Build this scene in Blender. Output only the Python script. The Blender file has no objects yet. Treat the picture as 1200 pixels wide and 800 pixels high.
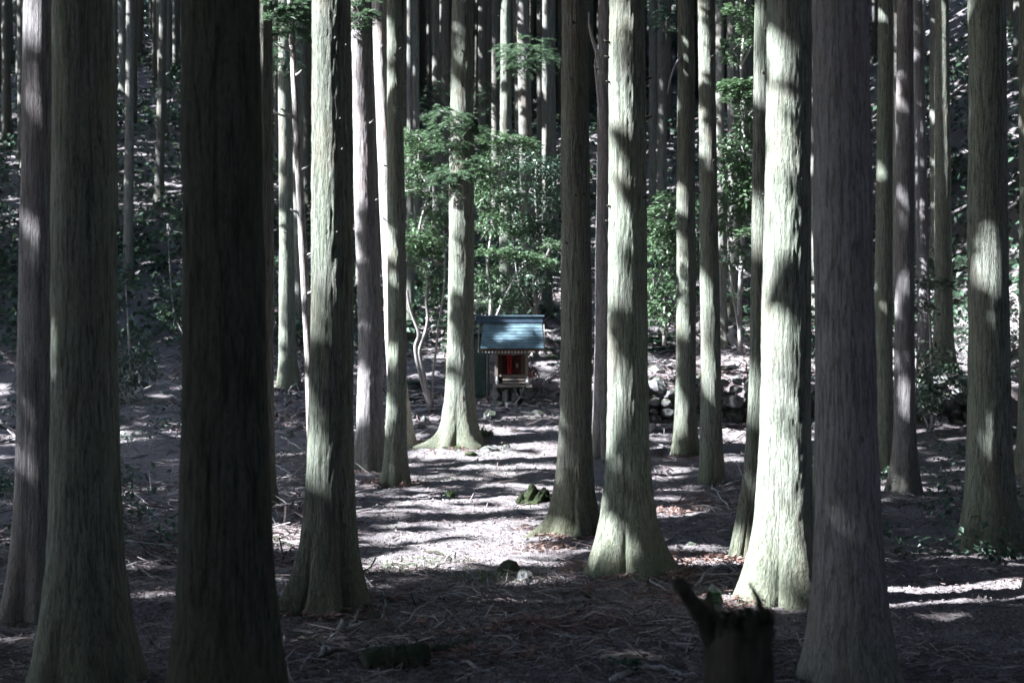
import bpy, math, random
import numpy as np
from mathutils import Vector

random.seed(7)
rng = np.random.default_rng(7)
SC = bpy.context.scene
COL = SC.collection

# ------------------------------------------------------------------ camera, sky, sun, exposure
F, CAMZ, HY, CX = 1500.0, 1.9, 440.0, 600.0        # focal length (px of a 1200 px frame), eye height, horizon row
cam = bpy.data.cameras.new('camera'); camo = bpy.data.objects.new('camera', cam); COL.objects.link(camo)
camo.location = (0, 0, CAMZ); camo.rotation_euler = (math.pi / 2, 0, 0)
cam.sensor_width = 36; cam.lens = 36 * F / 1200; cam.shift_y = (HY - 400) / 1200
cam.clip_start = .05; cam.clip_end = 2000
cam.dof.use_dof = True; cam.dof.focus_distance = 15.0; cam.dof.aperture_fstop = 2.2
SC.camera = camo

SUN_AZ, SUN_EL = math.radians(75), math.radians(38)   # azimuth: from straight behind the camera towards the left
S = np.array([-math.cos(SUN_EL) * math.sin(SUN_AZ), -math.cos(SUN_EL) * math.cos(SUN_AZ), math.sin(SUN_EL)])
world = bpy.data.worlds.new('World'); SC.world = world; world.use_nodes = True
nt = world.node_tree; bg = nt.nodes['Background']
sky = nt.nodes.new('ShaderNodeTexSky'); sky.sky_type = 'NISHITA'; sky.sun_disc = False
sky.sun_elevation = SUN_EL; sky.sun_rotation = math.atan2(S[0], S[1])
nt.links.new(sky.outputs[0], bg.inputs[0]); bg.inputs[1].default_value = 0.075
sun = bpy.data.lights.new('sun', 'SUN'); suno = bpy.data.objects.new('sun', sun); COL.objects.link(suno)
sun.energy = 5.0; sun.angle = math.radians(.5); sun.color = (1, .98, .95)
suno.rotation_euler = Vector(S).to_track_quat('Z', 'Y').to_euler(); suno.location = (-30, -10, 40)
SC.view_settings.view_transform = 'Standard'; SC.view_settings.look = 'None'
SC.view_settings.exposure = 2.68; SC.view_settings.gamma = 1.0
SC.view_settings.use_white_balance = True; SC.view_settings.white_balance_temperature = 5900; SC.view_settings.white_balance_tint = 10
SC.render.engine = 'CYCLES'
SC.cycles.use_denoising = True
SC.cycles.max_bounces = 6; SC.cycles.diffuse_bounces = 4; SC.cycles.glossy_bounces = 2
SC.cycles.transmission_bounces = 4

# ------------------------------------------------------------------ helpers
def vnoise_table(n, m, seed):
    return np.random.default_rng(seed).random((n, m))
_T2 = vnoise_table(256, 256, 5)
def vnoise(u, v, per=256):
    """value noise 0..1, periodic in u with period per"""
    u = np.asarray(u, float); v = np.asarray(v, float)
    i = np.floor(u).astype(int); j = np.floor(v).astype(int)
    a = u - i; b = v - j; a = a * a * (3 - 2 * a); b = b * b * (3 - 2 * b)
    i0 = i % per; i1 = (i + 1) % per; j0 = j % 256; j1 = (j + 1) % 256
    return (_T2[i0, j0] * (1 - a) + _T2[i1, j0] * a) * (1 - b) + (_T2[i0, j1] * (1 - a) + _T2[i1, j1] * a) * b

def sstep(a, b, x):
    t = np.clip((np.asarray(x, float) - a) / (b - a), 0, 1); return t * t * (3 - 2 * t)

def ground(x, y, rough=True):
    x = np.asarray(x, float); y = np.asarray(y, float)
    z = np.interp(y, [-60, -20, 0, 20, 22, 23, 25, 26, 28, 31, 32.5, 36, 40, 140], [17, 0, 0, 0, .05, .13, .32, .52, .84, 1.26, 1.45, 2.9, 4.7, 49])  # the rise behind the camera is added to block low sky light
    z = z + .75 * sstep(28.05, 28.35, y) * sstep(2.2, 2.9, x) * (1 - .75 * sstep(30, 36, y))
    z = z + .5 * np.clip(x - 12, 0, 60) * sstep(0, 12, x)  # right embankment, carried on upward to cut low sky light
    if rough:
        z = z + .10 * (vnoise(x * .45 + 40, y * .45 + 9) - .5) + .05 * (vnoise(x * 1.7 + 3, y * 1.7 + 70) - .5)
        z = z + .6 * (vnoise(x * .3 + 11, y * .3 + 31) - .5) * sstep(33, 40, y)
        z = z + .035 * (vnoise(x * 5 + 3, y * 5 + 7) - .5)
    return z

def P(px, py, d):
    return Vector(((px - CX) / F * d, d, CAMZ - (py - HY) / F * d))

def hit(px, py):
    """where the ray through a point of the frame meets the ground"""
    d = np.arange(3, 90, .03)
    f = CAMZ - (py - HY) / F * d - ground((px - CX) / F * d, d)
    k = np.argmax(f <= 0)
    d0 = d[k] if f[k] <= 0 else 89
    x = (px - CX) / F * d0
    return Vector((x, d0, float(ground(x, d0))))

def mesh_np(name, V, quads=None, tris=None, smooth=False):
    me = bpy.data.meshes.new(name)
    V = np.asarray(V, np.float32).reshape(-1, 3)
    nq = 0 if quads is None else len(quads); ntri = 0 if tris is None else len(tris)
    parts = []
    if nq: parts.append(np.asarray(quads, np.int32).ravel())
    if ntri: parts.append(np.asarray(tris, np.int32).ravel())
    loops = np.concatenate(parts)
    me.vertices.add(len(V)); me.vertices.foreach_set('co', V.ravel())
    me.loops.add(len(loops)); me.loops.foreach_set('vertex_index', loops)
    me.polygons.add(nq + ntri)
    st = np.concatenate([np.arange(nq) * 4, nq * 4 + np.arange(ntri) * 3]).astype(np.int32)
    me.polygons.foreach_set('loop_start', st)
    me.polygons.foreach_set('use_smooth', np.full(nq + ntri, smooth))
    me.update(); me.validate()
    return me

def obj(name, me, mat=None, parent=None, loc=None, rot=None, scale=None):
    o = bpy.data.objects.new(name, me); COL.objects.link(o)
    if mat is not None and me is not None and len(me.materials) == 0: me.materials.append(mat)
    if parent is not None: o.parent = parent
    if loc is not None: o.location = loc
    if rot is not None: o.rotation_euler = rot
    if scale is not None: o.scale = scale if hasattr(scale, '__len__') else (scale,) * 3
    return o

def tag(o, label=None, cat=None, group=None, kind=None):
    if label: o['label'] = label
    if cat: o['category'] = cat
    if group: o['group'] = group
    if kind: o['kind'] = kind
    return o

def thing(name, label, cat, loc=(0, 0, 0), rotz=0, group=None):
    o = bpy.data.objects.new(name, None); COL.objects.link(o)
    o.empty_display_size = .2; o.location = loc; o.rotation_euler = (0, 0, rotz)
    return tag(o, label, cat, group)

class MB:
    """collects faces for one mesh"""
    def __init__(s): s.V = []; s.Q = []; s.T = []; s.n = 0
    def add(s, V, Q=None, T=None):
        V = np.asarray(V, float).reshape(-1, 3); s.V.append(V)
        if Q is not None and len(Q): s.Q.append(np.asarray(Q, int).reshape(-1, 4) + s.n)
        if T is not None and len(T): s.T.append(np.asarray(T, int).reshape(-1, 3) + s.n)
        s.n += len(V); return s
    def box(s, c, size, rot=None):
        hx, hy, hz = [a / 2 for a in size]
        V = np.array([[sx * hx, sy * hy, sz * hz] for sx in (-1, 1) for sy in (-1, 1) for sz in (-1, 1)])
        if rot is not None: V = V @ np.array(rot.to_matrix()).T
        Q = [[0, 1, 3, 2], [4, 6, 7, 5], [0, 4, 5, 1], [2, 3, 7, 6], [0, 2, 6, 4], [1, 5, 7, 3]]
        return s.add(V + np.array(c), Q)
    def tube(s, pts, radii, n=7, wob=0.0):
        pts = np.asarray([list(p) for p in pts], float); m = len(pts)
        radii = np.broadcast_to(np.asarray(radii, float), (m,))
        t = np.gradient(pts, axis=0); t /= np.linalg.norm(t, axis=1)[:, None] + 1e-9
        ref = np.array([0, 0, 1.]) if abs(t[:, 2]).mean() < .8 else np.array([1., 0, 0])
        a = np.cross(t, ref); a /= np.linalg.norm(a, axis=1)[:, None] + 1e-9; b = np.cross(t, a)
        th = np.arange(n) * 2 * np.pi / n
        R = radii[:, None] * (1 + wob * rng.uniform(-1, 1, (m, n)))
        V = pts[:, None] + (a[:, None] * np.cos(th)[None, :, None] + b[:, None] * np.sin(th)[None, :, None]) * R[..., None]
        Q = [[i * n + k, i * n + (k + 1) % n, (i + 1) * n + (k + 1) % n, (i + 1) * n + k] for i in range(m - 1) for k in range(n)]
        V = np.concatenate([V.reshape(-1, 3), pts[:1], pts[-1:]])
        T = [[m * n, (k + 1) % n, k] for k in range(n)] + [[m * n + 1, (m - 1) * n + k, (m - 1) * n + (k + 1) % n] for k in range(n)]
        return s.add(V, Q, T)
    def mesh(s, name, smooth=False):
        return mesh_np(name, np.concatenate(s.V), np.concatenate(s.Q) if s.Q else None, np.concatenate(s.T) if s.T else None, smooth)

# ------------------------------------------------------------------ materials
class NT:
    def __init__(s, name):
        s.m = bpy.data.materials.new(name); s.m.use_nodes = True; s.t = s.m.node_tree
        s.b = s.t.nodes['Principled BSDF']; s.out = s.t.nodes['Material Output']
    def n(s, typ, **kw):
        nd = s.t.nodes.new(typ)
        for k, v in kw.items(): setattr(nd, k, v)
        return nd
    def l(s, a, b): s.t.links.new(a, b)
    def coord(s, scale=(1, 1, 1), src='Object'):
        tc = s.n('ShaderNodeTexCoord'); mp = s.n('ShaderNodeMapping'); mp.inputs['Scale'].default_value = scale
        s.l(tc.outputs[src], mp.inputs[0]); return mp.outputs[0]
    def noise(s, vec, scale, detail=4, rough=.55):
        nd = s.n('ShaderNodeTexNoise'); nd.inputs['Scale'].default_value = scale; nd.inputs['Detail'].default_value = detail
        nd.inputs['Roughness'].default_value = rough; s.l(vec, nd.inputs['Vector']); return nd.outputs[0]
    def ramp(s, fac, stops):
        nd = s.n('ShaderNodeValToRGB'); cr = nd.color_ramp
        while len(cr.elements) < len(stops): cr.elements.new(.5)
        for e, (p, c) in zip(cr.elements, stops):
            e.position = p; e.color = (c, c, c, 1) if not hasattr(c, '__len__') else (*c, 1)
        s.l(fac, nd.inputs[0]); return nd.outputs[0]
    def mix(s, fac, a, b, mode='MIX'):
        nd = s.n('ShaderNodeMix', data_type='RGBA', blend_type=mode)
        for sock, v in ((nd.inputs[0], fac), (nd.inputs[6], a), (nd.inputs[7], b)):
            if hasattr(v, 'links'): s.l(v, sock)
            elif hasattr(v, '__len__'): sock.default_value = (*v, 1)
            else: sock.default_value = v
        return nd.outputs[2]
    def bump(s, h, strength=.5, dist=.02):
        nd = s.n('ShaderNodeBump'); nd.inputs['Strength'].default_value = strength; nd.inputs['Distance'].default_value = dist
        s.l(h, nd.inputs['Height']); s.l(nd.outputs[0], s.b.inputs['Normal']); return nd
    def col(s, c): s.l(c, s.b.inputs['Base Color'])
    def math(s, op, a, b):
        nd = s.n('ShaderNodeMath', operation=op)
        for k, v in enumerate((a, b)):
            if hasattr(v, 'links'): s.l(v, nd.inputs[k])
            else: nd.inputs[k].default_value = v
        return nd.outputs[0]

def bark_mat(name, dark, light, lichen, lich=.5, moss=.5, bumpd=.02):
    t = NT(name)
    v1 = t.coord((42, 42, 3.6)); v2 = t.coord((1, 1, .6)); v3 = t.coord((120, 120, 22))
    a = t.noise(v1, 1.0, 6, .6); c = t.noise(v3, 1.0, 3, .6); p = t.noise(v2, 2.6, 5, .6)
    base = t.mix(t.ramp(a, [(.36, 0), (.58, 1)]), dark, light)
    base = t.mix(t.math('MULTIPLY', t.ramp(p, [(.35, 0), (.6, 1)]), lich), base, lichen)
    base = t.mix(t.ramp(c, [(.34, .55), (.5, 0)]), base, [k * .45 for k in dark])
    fr = t.noise(t.coord((26, 26, 1.1)), 1.0, 3, .5)
    base = t.mix(t.ramp(fr, [(.455, 0), (.49, .75), (.525, 0)]), base, [k * .35 for k in dark])
    wp = t.noise(t.coord((2.2, 2.2, .7)), 1.3, 5, .65)
    base = t.mix(t.ramp(wp, [(.5, 0), (.68, .5)]), base, [light[0] * .72, light[1] * .55, light[2] * .48])
    tc = t.n('ShaderNodeTexCoord'); sx = t.n('ShaderNodeSeparateXYZ'); t.l(tc.outputs['Object'], sx.inputs[0])
    hgt = t.ramp(t.math('ADD', t.math('MULTIPLY', sx.outputs[2], .55), t.math('MULTIPLY', p, .9)), [(.45, moss), (.95, 0)])
    base = t.mix(hgt, base, (.12, .13, .07))
    oi = t.n('ShaderNodeObjectInfo')
    hsv = t.n('ShaderNodeHueSaturation'); t.l(base, hsv.inputs['Color'])
    t.l(t.math('ADD', t.math('MULTIPLY', oi.outputs['Random'], .34), .84), hsv.inputs['Value'])
    t.col(hsv.outputs[0]); t.b.inputs['Roughness'].default_value = .9; t.b.inputs['Specular IOR Level'].default_value = .15
    t.bump(t.math('ADD', t.math('MULTIPLY', a, 1.0), t.math('MULTIPLY', c, .6)), 1.0, bumpd)
    return t.m

def leaf_mat(name, c1, c2, rough=.45, trans=.3, spec=.4):
    t = NT(name)
    n = t.noise(t.coord((1, 1, 1)), 3.0, 3)
    g = t.n('ShaderNodeNewGeometry')
    col = t.mix(t.math('MULTIPLY', t.math('ADD', n, g.outputs['Random Per Island']), .5), c1, c2)
    t.col(col); t.b.inputs['Roughness'].default_value = rough; t.b.inputs['Specular IOR Level'].default_value = spec
    tr = t.n('ShaderNodeBsdfTranslucent'); t.l(t.mix(.5, col, (.12, .19, .08)), tr.inputs[0])
    mx = t.n('ShaderNodeMixShader'); mx.inputs[0].default_value = trans
    t.l(t.b.outputs[0], mx.inputs[1]); t.l(tr.outputs[0], mx.inputs[2]); t.l(mx.outputs[0], t.out.inputs[0])
    return t.m

def rough_mat(name, c1, c2, scale=6, bump=.4, bd=.02, rough=.85, stretch=(1, 1, 1), moss=None, mossamt=.5):
    t = NT(name); v = t.coord(stretch)
    a = t.noise(v, scale, 6, .6)
    col = t.mix(t.ramp(a, [(.3, 0), (.7, 1)]), c1, c2)
    if moss:
        b = t.noise(t.coord(), scale * .45, 5, .6)
        g = t.n('ShaderNodeNewGeometry'); sx = t.n('ShaderNodeSeparateXYZ'); t.l(g.outputs['Normal'], sx.inputs[0])
        f = t.ramp(t.math('ADD', b, t.math('MULTIPLY', sx.outputs[2], .18)), [(.62 - .3 * mossamt, 0), (.75 - .2 * mossamt, 1)])
        col = t.mix(f, col, moss)
    oi = t.n('ShaderNodeObjectInfo'); hsv = t.n('ShaderNodeHueSaturation'); t.l(col, hsv.inputs['Color'])
    t.l(t.math('ADD', t.math('MULTIPLY', oi.outputs['Random'], .4), .8), hsv.inputs['Value'])
    t.col(hsv.outputs[0]); t.b.inputs['Roughness'].default_value = rough; t.b.inputs['Specular IOR Level'].default_value = .25
    t.bump(t.noise(v, scale * 3, 5, .6), bump, bd)
    return t.m

M = {}
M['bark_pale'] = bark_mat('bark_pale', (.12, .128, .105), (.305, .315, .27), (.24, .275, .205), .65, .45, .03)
M['bark_dark'] = bark_mat('bark_dark', (.05, .05, .04), (.13, .13, .105), (.12, .14, .095), .5, .5, .03)  # deep shade on the nearest trunk is put into its bark colour
M['bark_grey'] = bark_mat('bark_grey', (.16, .145, .145), (.31, .29, .29), (.27, .27, .25), .35, .4, .02)
M['bark_olive'] = bark_mat('bark_olive', (.12, .115, .095), (.25, .245, .21), (.24, .26, .2), .6, .6, .03)
M['bark_far'] = bark_mat('bark_far', (.12, .115, .11), (.26, .25, .23), (.22, .25, .2), .5, .3, .02)
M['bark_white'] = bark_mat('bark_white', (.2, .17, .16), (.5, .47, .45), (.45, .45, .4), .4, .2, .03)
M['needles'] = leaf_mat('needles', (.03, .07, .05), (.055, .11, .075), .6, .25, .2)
M['needles_lit'] = leaf_mat('needles_sunlit', (.085, .15, .095), (.17, .24, .16), .5, .4, .3)  # brighter copy of the needles, with sunlight put into the leaf colour
M['leaf'] = leaf_mat('broad_leaf', (.06, .115, .06), (.15, .22, .12), .38, .25, .5)
M['leaf_dark'] = leaf_mat('glossy_leaf', (.04, .075, .05), (.09, .14, .09), .3, .15, .5)
M['fern'] = leaf_mat('fern_frond', (.025, .07, .045), (.05, .11, .06), .5, .25, .3)
M['grass'] = leaf_mat('grass_blade', (.075, .105, .055), (.13, .16, .09), .5, .35, .3)
M['wood_dead'] = rough_mat('dead_wood', (.24, .225, .215), (.48, .455, .44), 9, .5, .01, .85, (6, 6, 1))
M['wood_dark'] = rough_mat('rotten_wood', (.03, .027, .02), (.10, .088, .07), 7, .8, .02, .95, (5, 5, .8), (.035, .04, .022), .4)
M['moss'] = rough_mat('moss', (.03, .045, .018), (.07, .09, .04), 22, 1, .03, .95)
M['moss_wood'] = rough_mat('mossy_wood', (.04, .042, .03), (.11, .10, .08), 8, .9, .03, .95, (1, 1, 1), (.045, .062, .034), .5)
M['stone'] = rough_mat('stone', (.15, .15, .155), (.34, .34, .345), 5, .7, .03, .85, (1, 1, 1), (.06, .068, .042), .25)
M['stone_dark'] = rough_mat('dark_stone', (.06, .06, .06), (.16, .16, .16), 6, .8, .03, .9)
M['stone_moss'] = rough_mat('mossy_stone', (.12, .12, .12), (.27, .27, .27), 5, .7, .03, .9, (1, 1, 1), (.055, .066, .038), .5)
def litter_mat(name, stops):
    t = NT(name); g = t.n('ShaderNodeNewGeometry'); v = t.noise(t.coord(), 1.1, 4)
    f = t.math('ADD', t.math('MULTIPLY', g.outputs['Random Per Island'], .8), t.math('MULTIPLY', v, .3))
    t.col(t.ramp(f, stops)); t.b.inputs['Roughness'].default_value = .9; t.b.inputs['Specular IOR Level'].default_value = .2
    return t.m
M['litter'] = litter_mat('litter', [(.1, (.06, .045, .042)), (.4, (.14, .105, .10)), (.62, (.22, .18, .175)), (.8, (.33, .29, .28)), (.97, (.48, .45, .43))])
M['litter_red'] = rough_mat('dry_needles', (.15, .10, .085), (.29, .195, .165), 7, .2, .005, .95)

def ground_mat():
    t = NT('forest_floor'); v = t.coord((1, 1, 1))
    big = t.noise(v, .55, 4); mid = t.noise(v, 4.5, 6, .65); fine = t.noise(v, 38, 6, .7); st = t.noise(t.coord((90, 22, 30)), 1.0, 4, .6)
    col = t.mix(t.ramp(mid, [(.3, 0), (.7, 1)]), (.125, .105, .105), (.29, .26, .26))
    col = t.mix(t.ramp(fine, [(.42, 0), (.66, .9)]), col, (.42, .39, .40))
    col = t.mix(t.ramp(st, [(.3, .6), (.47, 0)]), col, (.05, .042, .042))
    g = t.noise(v, 1.5, 5, .6)
    col = t.mix(t.ramp(g, [(.6, 0), (.74, .55)]), col, (.13, .15, .09))
    col = t.mix(t.ramp(big, [(.5, 0), (.7, .35)]), col, (.20, .15, .135))
    t.col(col); t.b.inputs['Roughness'].default_value = .95; t.b.inputs['Specular IOR Level'].default_value = .1
    t.bump(t.math('ADD', t.math('MULTIPLY', mid, .8), t.math('ADD', fine, st)), .9, .045)
    return t.m
M['ground'] = ground_mat()

def plain(name, c, rough=.6, spec=.3, var=.25, scale=8, metal=0, stretch=(1, 1, 1)):
    t = NT(name); a = t.noise(t.coord(stretch), scale, 5, .6)
    t.col(t.mix(t.ramp(a, [(.3, 0), (.7, 1)]), [k * (1 - var) for k in c], [min(1, k * (1 + var)) for k in c]))
    t.b.inputs['Roughness'].default_value = rough; t.b.inputs['Specular IOR Level'].default_value = spec; t.b.inputs['Metallic'].default_value = metal
    t.bump(a, .15, .01); return t.m
M['roof_metal'] = plain('blue_roof_metal', (.12, .18, .21), .36, .5, .5, 4)
M['ridge_metal'] = plain('ridge_metal', (.05, .08, .12), .5, .4, .3, 6)
M['wood_grey'] = plain('weathered_timber', (.21, .185, .16), .8, .2, .3, 10, 0, (8, 8, 1))
M['wood_brown'] = plain('brown_timber', (.12, .075, .05), .7, .2, .3, 10, 0, (8, 8, 1))
M['red'] = plain('red_cloth', (.28, .028, .024), .7, .2, .2, 9)
M['red_dark'] = plain('red_lattice', (.085, .022, .018), .6, .3, .3, 9)
M['white'] = plain('white_glaze', (.75, .75, .73), .3, .5, .06, 8)
M['shed_green'] = plain('green_sheet', (.05, .085, .07), .6, .4, .25, 6)
M['void'] = plain('dark_interior', (.03, .025, .022), .9, .1, .2, 6)
M['bamboo'] = plain('bamboo_pale', (.30, .32, .24), .5, .3, .3, 7)
M['bamboo_green'] = plain('bamboo_green', (.10, .19, .06), .5, .3, .3, 9)
M['paper'] = plain('white_paper', (.75, .74, .70), .8, .2, .05, 8)

# ------------------------------------------------------------------ ground
def axis(a, b, f):
    v = [a]
    while v[-1] < b: v.append(v[-1] + f(v[-1]))
    return np.array(v)
ys = axis(-60, 160, lambda y: 2.5 if y < -6 else .4 if y < 5 else .035 + .0042 * (y - 5) if y < 34 else .5 if y < 50 else 2)
xs = axis(-130, 130, lambda x: 6 if abs(x) > 40 else .8 if abs(x) > 14 else .22 if abs(x) > 6 else .055)
X, Y = np.meshgrid(xs, ys)
Z = ground(X, Y) + .03 * (vnoise(X * 17 + 1, Y * 17 + 5) - .5) + .02 * (vnoise(X * 41, Y * 41) - .5)
nx, ny = len(xs), len(ys)
I = np.arange(nx * ny).reshape(ny, nx)
Qd = np.stack([I[:-1, :-1], I[:-1, 1:], I[1:, 1:], I[1:, :-1]], -1).reshape(-1, 4)
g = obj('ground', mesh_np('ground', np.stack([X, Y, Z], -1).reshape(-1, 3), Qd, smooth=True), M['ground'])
tag(g, kind='structure')

# ------------------------------------------------------------------ openings cut into the unseen canopy so sun lands on chosen spots
E1 = np.cross([0, 0, 1.], S); E1 /= np.linalg.norm(E1); E2 = np.cross(S, E1)
RES, HALF = .08, 120.0
NG = int(2 * HALF / RES)
GAP = np.zeros((NG, NG), bool)
LIT = []                      # sunlit spots (for keeping unseen trunks out of their light)
def open_gap(p, r, grow=.12):
    p = np.asarray(p, float); u, v = p @ E1, p @ E2
    LIT.append(p); r = r + grow
    i0, i1 = int((u - r + HALF) / RES), int((u + r + HALF) / RES) + 1
    j0, j1 = int((v - r + HALF) / RES), int((v + r + HALF) / RES) + 1
    uu = (np.arange(i0, i1) + .5) * RES - HALF; vv = (np.arange(j0, j1) + .5) * RES - HALF
    GAP[i0:i1, j0:j1] |= ((uu[:, None] - u) ** 2 + (vv[None] - v) ** 2) < r * r
def in_gap(C):
    i = np.clip(((C @ E1 + HALF) / RES).astype(int), 0, NG - 1); j = np.clip(((C @ E2 + HALF) / RES).astype(int), 0, NG - 1)
    return GAP[i, j]
SH = S[:2] / np.linalg.norm(S[:2])
def shades(x, y, r, top):
    """does a trunk at x, y stand in the light of a sunlit spot?"""
    if not LIT: return False
    L = np.array(LIT); dx = np.array([x, y]) - L[:, :2]
    al = dx @ SH; ac = np.abs(dx @ np.array([-SH[1], SH[0]]))
    return bool(np.any((al > .6) & (ac < r + .12) & (L[:, 2] + al * math.tan(SUN_EL) < top)))

# ------------------------------------------------------------------ trunks and crowns
def trunk_mesh(name, r, H, path, flare=1.0, fh=.55, roots=(), seed=0, nseg=48, ztop=8., dz=.06, fiss=.03, nl=5):
    """path: [(z, dx, dy)] centre line; tapered; buttressed foot; fissured surface"""
    zs = np.concatenate([np.arange(-.45, ztop, dz), np.linspace(ztop, H, 14)])
    pz = np.array(path, float)
    cx = np.interp(zs, pz[:, 0], pz[:, 1]); cy = np.interp(zs, pz[:, 0], pz[:, 2])
    th = np.arange(nseg) * 2 * np.pi / nseg
    TH, ZZ = np.meshgrid(th, zs)
    zc = np.clip(ZZ, -.1, None)
    R = r * (1.03 - .8 * np.clip(ZZ / H, 0, 1) ** 1.15)
    R = R * (1 + flare * np.exp(-np.clip(zc + .1, 0, None) ** 1.15 / fh))
    rs = np.random.default_rng(seed)
    lob = sum(np.cos(k * TH + rs.uniform(0, 6.28)) / k ** .6 for k in range(3, 3 + nl)) / 2.2
    lob2 = np.abs(np.sin(TH * (nl + 1) / 2 + rs.uniform(0, 6.28) + .5 * np.sin(TH * 2 + rs.uniform(0, 6)))) ** .6 - .65
    R = R * (1 + (.15 * np.clip(lob, -1, 1.3) + .34 * flare ** .5 * lob2) * np.exp(-np.clip(zc, 0, None) / (fh * .8)) + .02 * lob + .03 * lob2 * np.exp(-zc / 2))
    for (a, amp, w, rh) in roots:
        dth = (TH - a + np.pi) % (2 * np.pi) - np.pi
        R = R + amp * np.exp(-(dth / w) ** 2) * np.exp(-np.clip(zc + .05, 0, None) / rh)
    if fiss:
        u = TH / (2 * np.pi)
        n1 = vnoise(u * 34 + .8 * vnoise(u * 5, ZZ * 1.5, 5), ZZ * 3.2 + seed * 3.1, 34); n2 = vnoise(u * 80, ZZ * 13 + seed * 7.7, 80)
        n3 = vnoise(u * 6, ZZ * .8 + seed, 6)
        R = R + r * fiss * (.9 * (np.abs(n1 - .5) * 2 - .5) + 1.0 * (n2 - .5)) + r * .09 * (n3 - .5)
    V = np.stack([cx[:, None] + R * np.cos(TH), cy[:, None] + R * np.sin(TH), ZZ], -1)
    nz = len(zs); I = np.arange(nz * nseg).reshape(nz, nseg); J = np.roll(I, -1, 1)
    Qd = np.stack([I[:-1], J[:-1], J[1:], I[1:]], -1).reshape(-1, 4)
    return mesh_np(name, V.reshape(-1, 3), Qd, smooth=True)

def spray_points(x, y, zb, H, rad, n, rs):
    """centres and outward directions of foliage sprays in a cedar's crown"""
    t = rs.random(n) ** 1.2
    rr = rad * (1 - t) ** .75 * np.sqrt(rs.uniform(.05, 1, n)) + .1
    a = rs.uniform(0, 2 * np.pi, n)
    z = zb + t * (H - zb) - .18 * rr + rs.normal(0, .15, n)
    C = np.stack([x + rr * np.cos(a), y + rr * np.sin(a), z], -1)
    D = np.stack([np.cos(a), np.sin(a), rs.uniform(-.7, .15, n)], -1)
    return C, D
def spray_tris(C, D, ln, wd, rs, k=5):
    n = len(C)
    D = D / np.linalg.norm(D, axis=1)[:, None]
    side = np.cross(D, [0, 0, 1.]); side /= np.linalg.norm(side, axis=1)[:, None] + 1e-9
    up = np.cross(side, D)
    out = []
    for i in range(k):
        ang = (i - (k - 1) / 2) * .5 + rs.normal(0, .15, n); el = rs.normal(0, .35, n)
        d = D * np.cos(ang)[:, None] + side * np.sin(ang)[:, None] + up * el[:, None]
        w = np.cross(d, up + side * rs.normal(0, .6, n)[:, None]); w /= np.linalg.norm(w, axis=1)[:, None] + 1e-9
        L = ln * rs.uniform(.7, 1.2, n)[:, None]
        base = C - d * L * .35
        mid = C + d * L * .15
        out.append(np.stack([base, mid + w * wd, C + d * L * .65 - [0, 0, .05], mid - w * wd], 1))
    return np.concatenate(out)          # (m,4,3) kites
def kites_mesh(name, K):
    return mesh_np(name, K.reshape(-1, 3), np.arange(len(K) * 4).reshape(-1, 4))
def crown_mesh(name, x, y, zb, H, rad, n, seed, carve=True, origin=(0, 0, 0), ln=.48, wd=.13, k=3):
    rs = np.random.default_rng(seed)
    C, D = spray_points(x, y, zb, H, rad, n, rs)
    if carve: keep = ~in_gap(C); C, D = C[keep], D[keep]
    K = spray_tris(C, D, ln, wd, rs, k) - np.array(origin)
    return kites_mesh(name, K)

# foreground and middle trees: name -> frame columns (top row, row 400, foot), foot row or distance, width, ...
TREES = []
def deftree(key, label, xt, xm, xb, d, w, lit=(), mat='bark_pale', base=None, cat='tree', **kw):
    TREES.append(dict(key=key, label=label, xt=xt, xm=xm, xb=xb, d=d, w=w, lit=lit, mat=mat, **kw))
# lit: list of (row0, row1) that the sun reaches
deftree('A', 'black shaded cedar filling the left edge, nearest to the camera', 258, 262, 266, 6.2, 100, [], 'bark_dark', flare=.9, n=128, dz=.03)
deftree('B', 'olive cedar half hidden behind the black nearest trunk on the left', 309, 308, 308, 19, 26, [], 'bark_olive', n=64)
deftree('C', 'cedar with sunlit yellowish mossy foot at the far left slope', 333, 337, 338, 33, 19, [(120, 145), (165, 205), (240, 290), (300, 440)], 'bark_pale', n=56)
deftree('Cb', 'dark shaded trunk just right of the sunlit mossy cedar on the left slope', 346, 351, 352, 36.5, 12, [], 'bark_far', n=40)
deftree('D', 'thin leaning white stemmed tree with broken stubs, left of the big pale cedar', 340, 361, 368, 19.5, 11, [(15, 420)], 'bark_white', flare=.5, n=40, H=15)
deftree('E', 'big pale green cedar with bright upper trunk on the left of the path', 389, 388.5, 386, 10.5, 51, [(0, 330), (345, 372), (483, 522)], 'bark_pale', flare=.95, n=128, dz=.03, roots=[(3.6, .16, .2, .24), (.2, .05, .4, .2), (5.0, .12, .16, .2), (4.3, .08, .14, .2)], fiss=.045)
deftree('F', 'purple grey cedar just right of the big pale cedar', 421, 434, 434, 23.6, 30, [(30, 50), (80, 135), (150, 165), (215, 240)], 'bark_grey', flare=.35, n=90, dz=.045)
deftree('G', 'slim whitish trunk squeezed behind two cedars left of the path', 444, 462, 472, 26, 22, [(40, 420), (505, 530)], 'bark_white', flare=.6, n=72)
deftree('H', 'smooth grey green cedar with bulging foot at the left edge of the path', 462, 466, 463, 21.6, 22.5, [(25, 108), (447, 503)], 'bark_pale', flare=.75, n=96, dz=.04, roots=[(4.2, .07, .3, .2), (5.3, .06, .3, .2)])
deftree('I', 'cedar in the centre with leafy sprouts round its trunk, beside the shrine', 542, 540, 538, 26, 32, [(108, 125), (168, 330), (385, 400), (445, 500)], 'bark_pale', flare=.75, n=110, dz=.04, roots=[(3.5, .55, .22, .17), (5.7, .2, .3, .16)])
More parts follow.
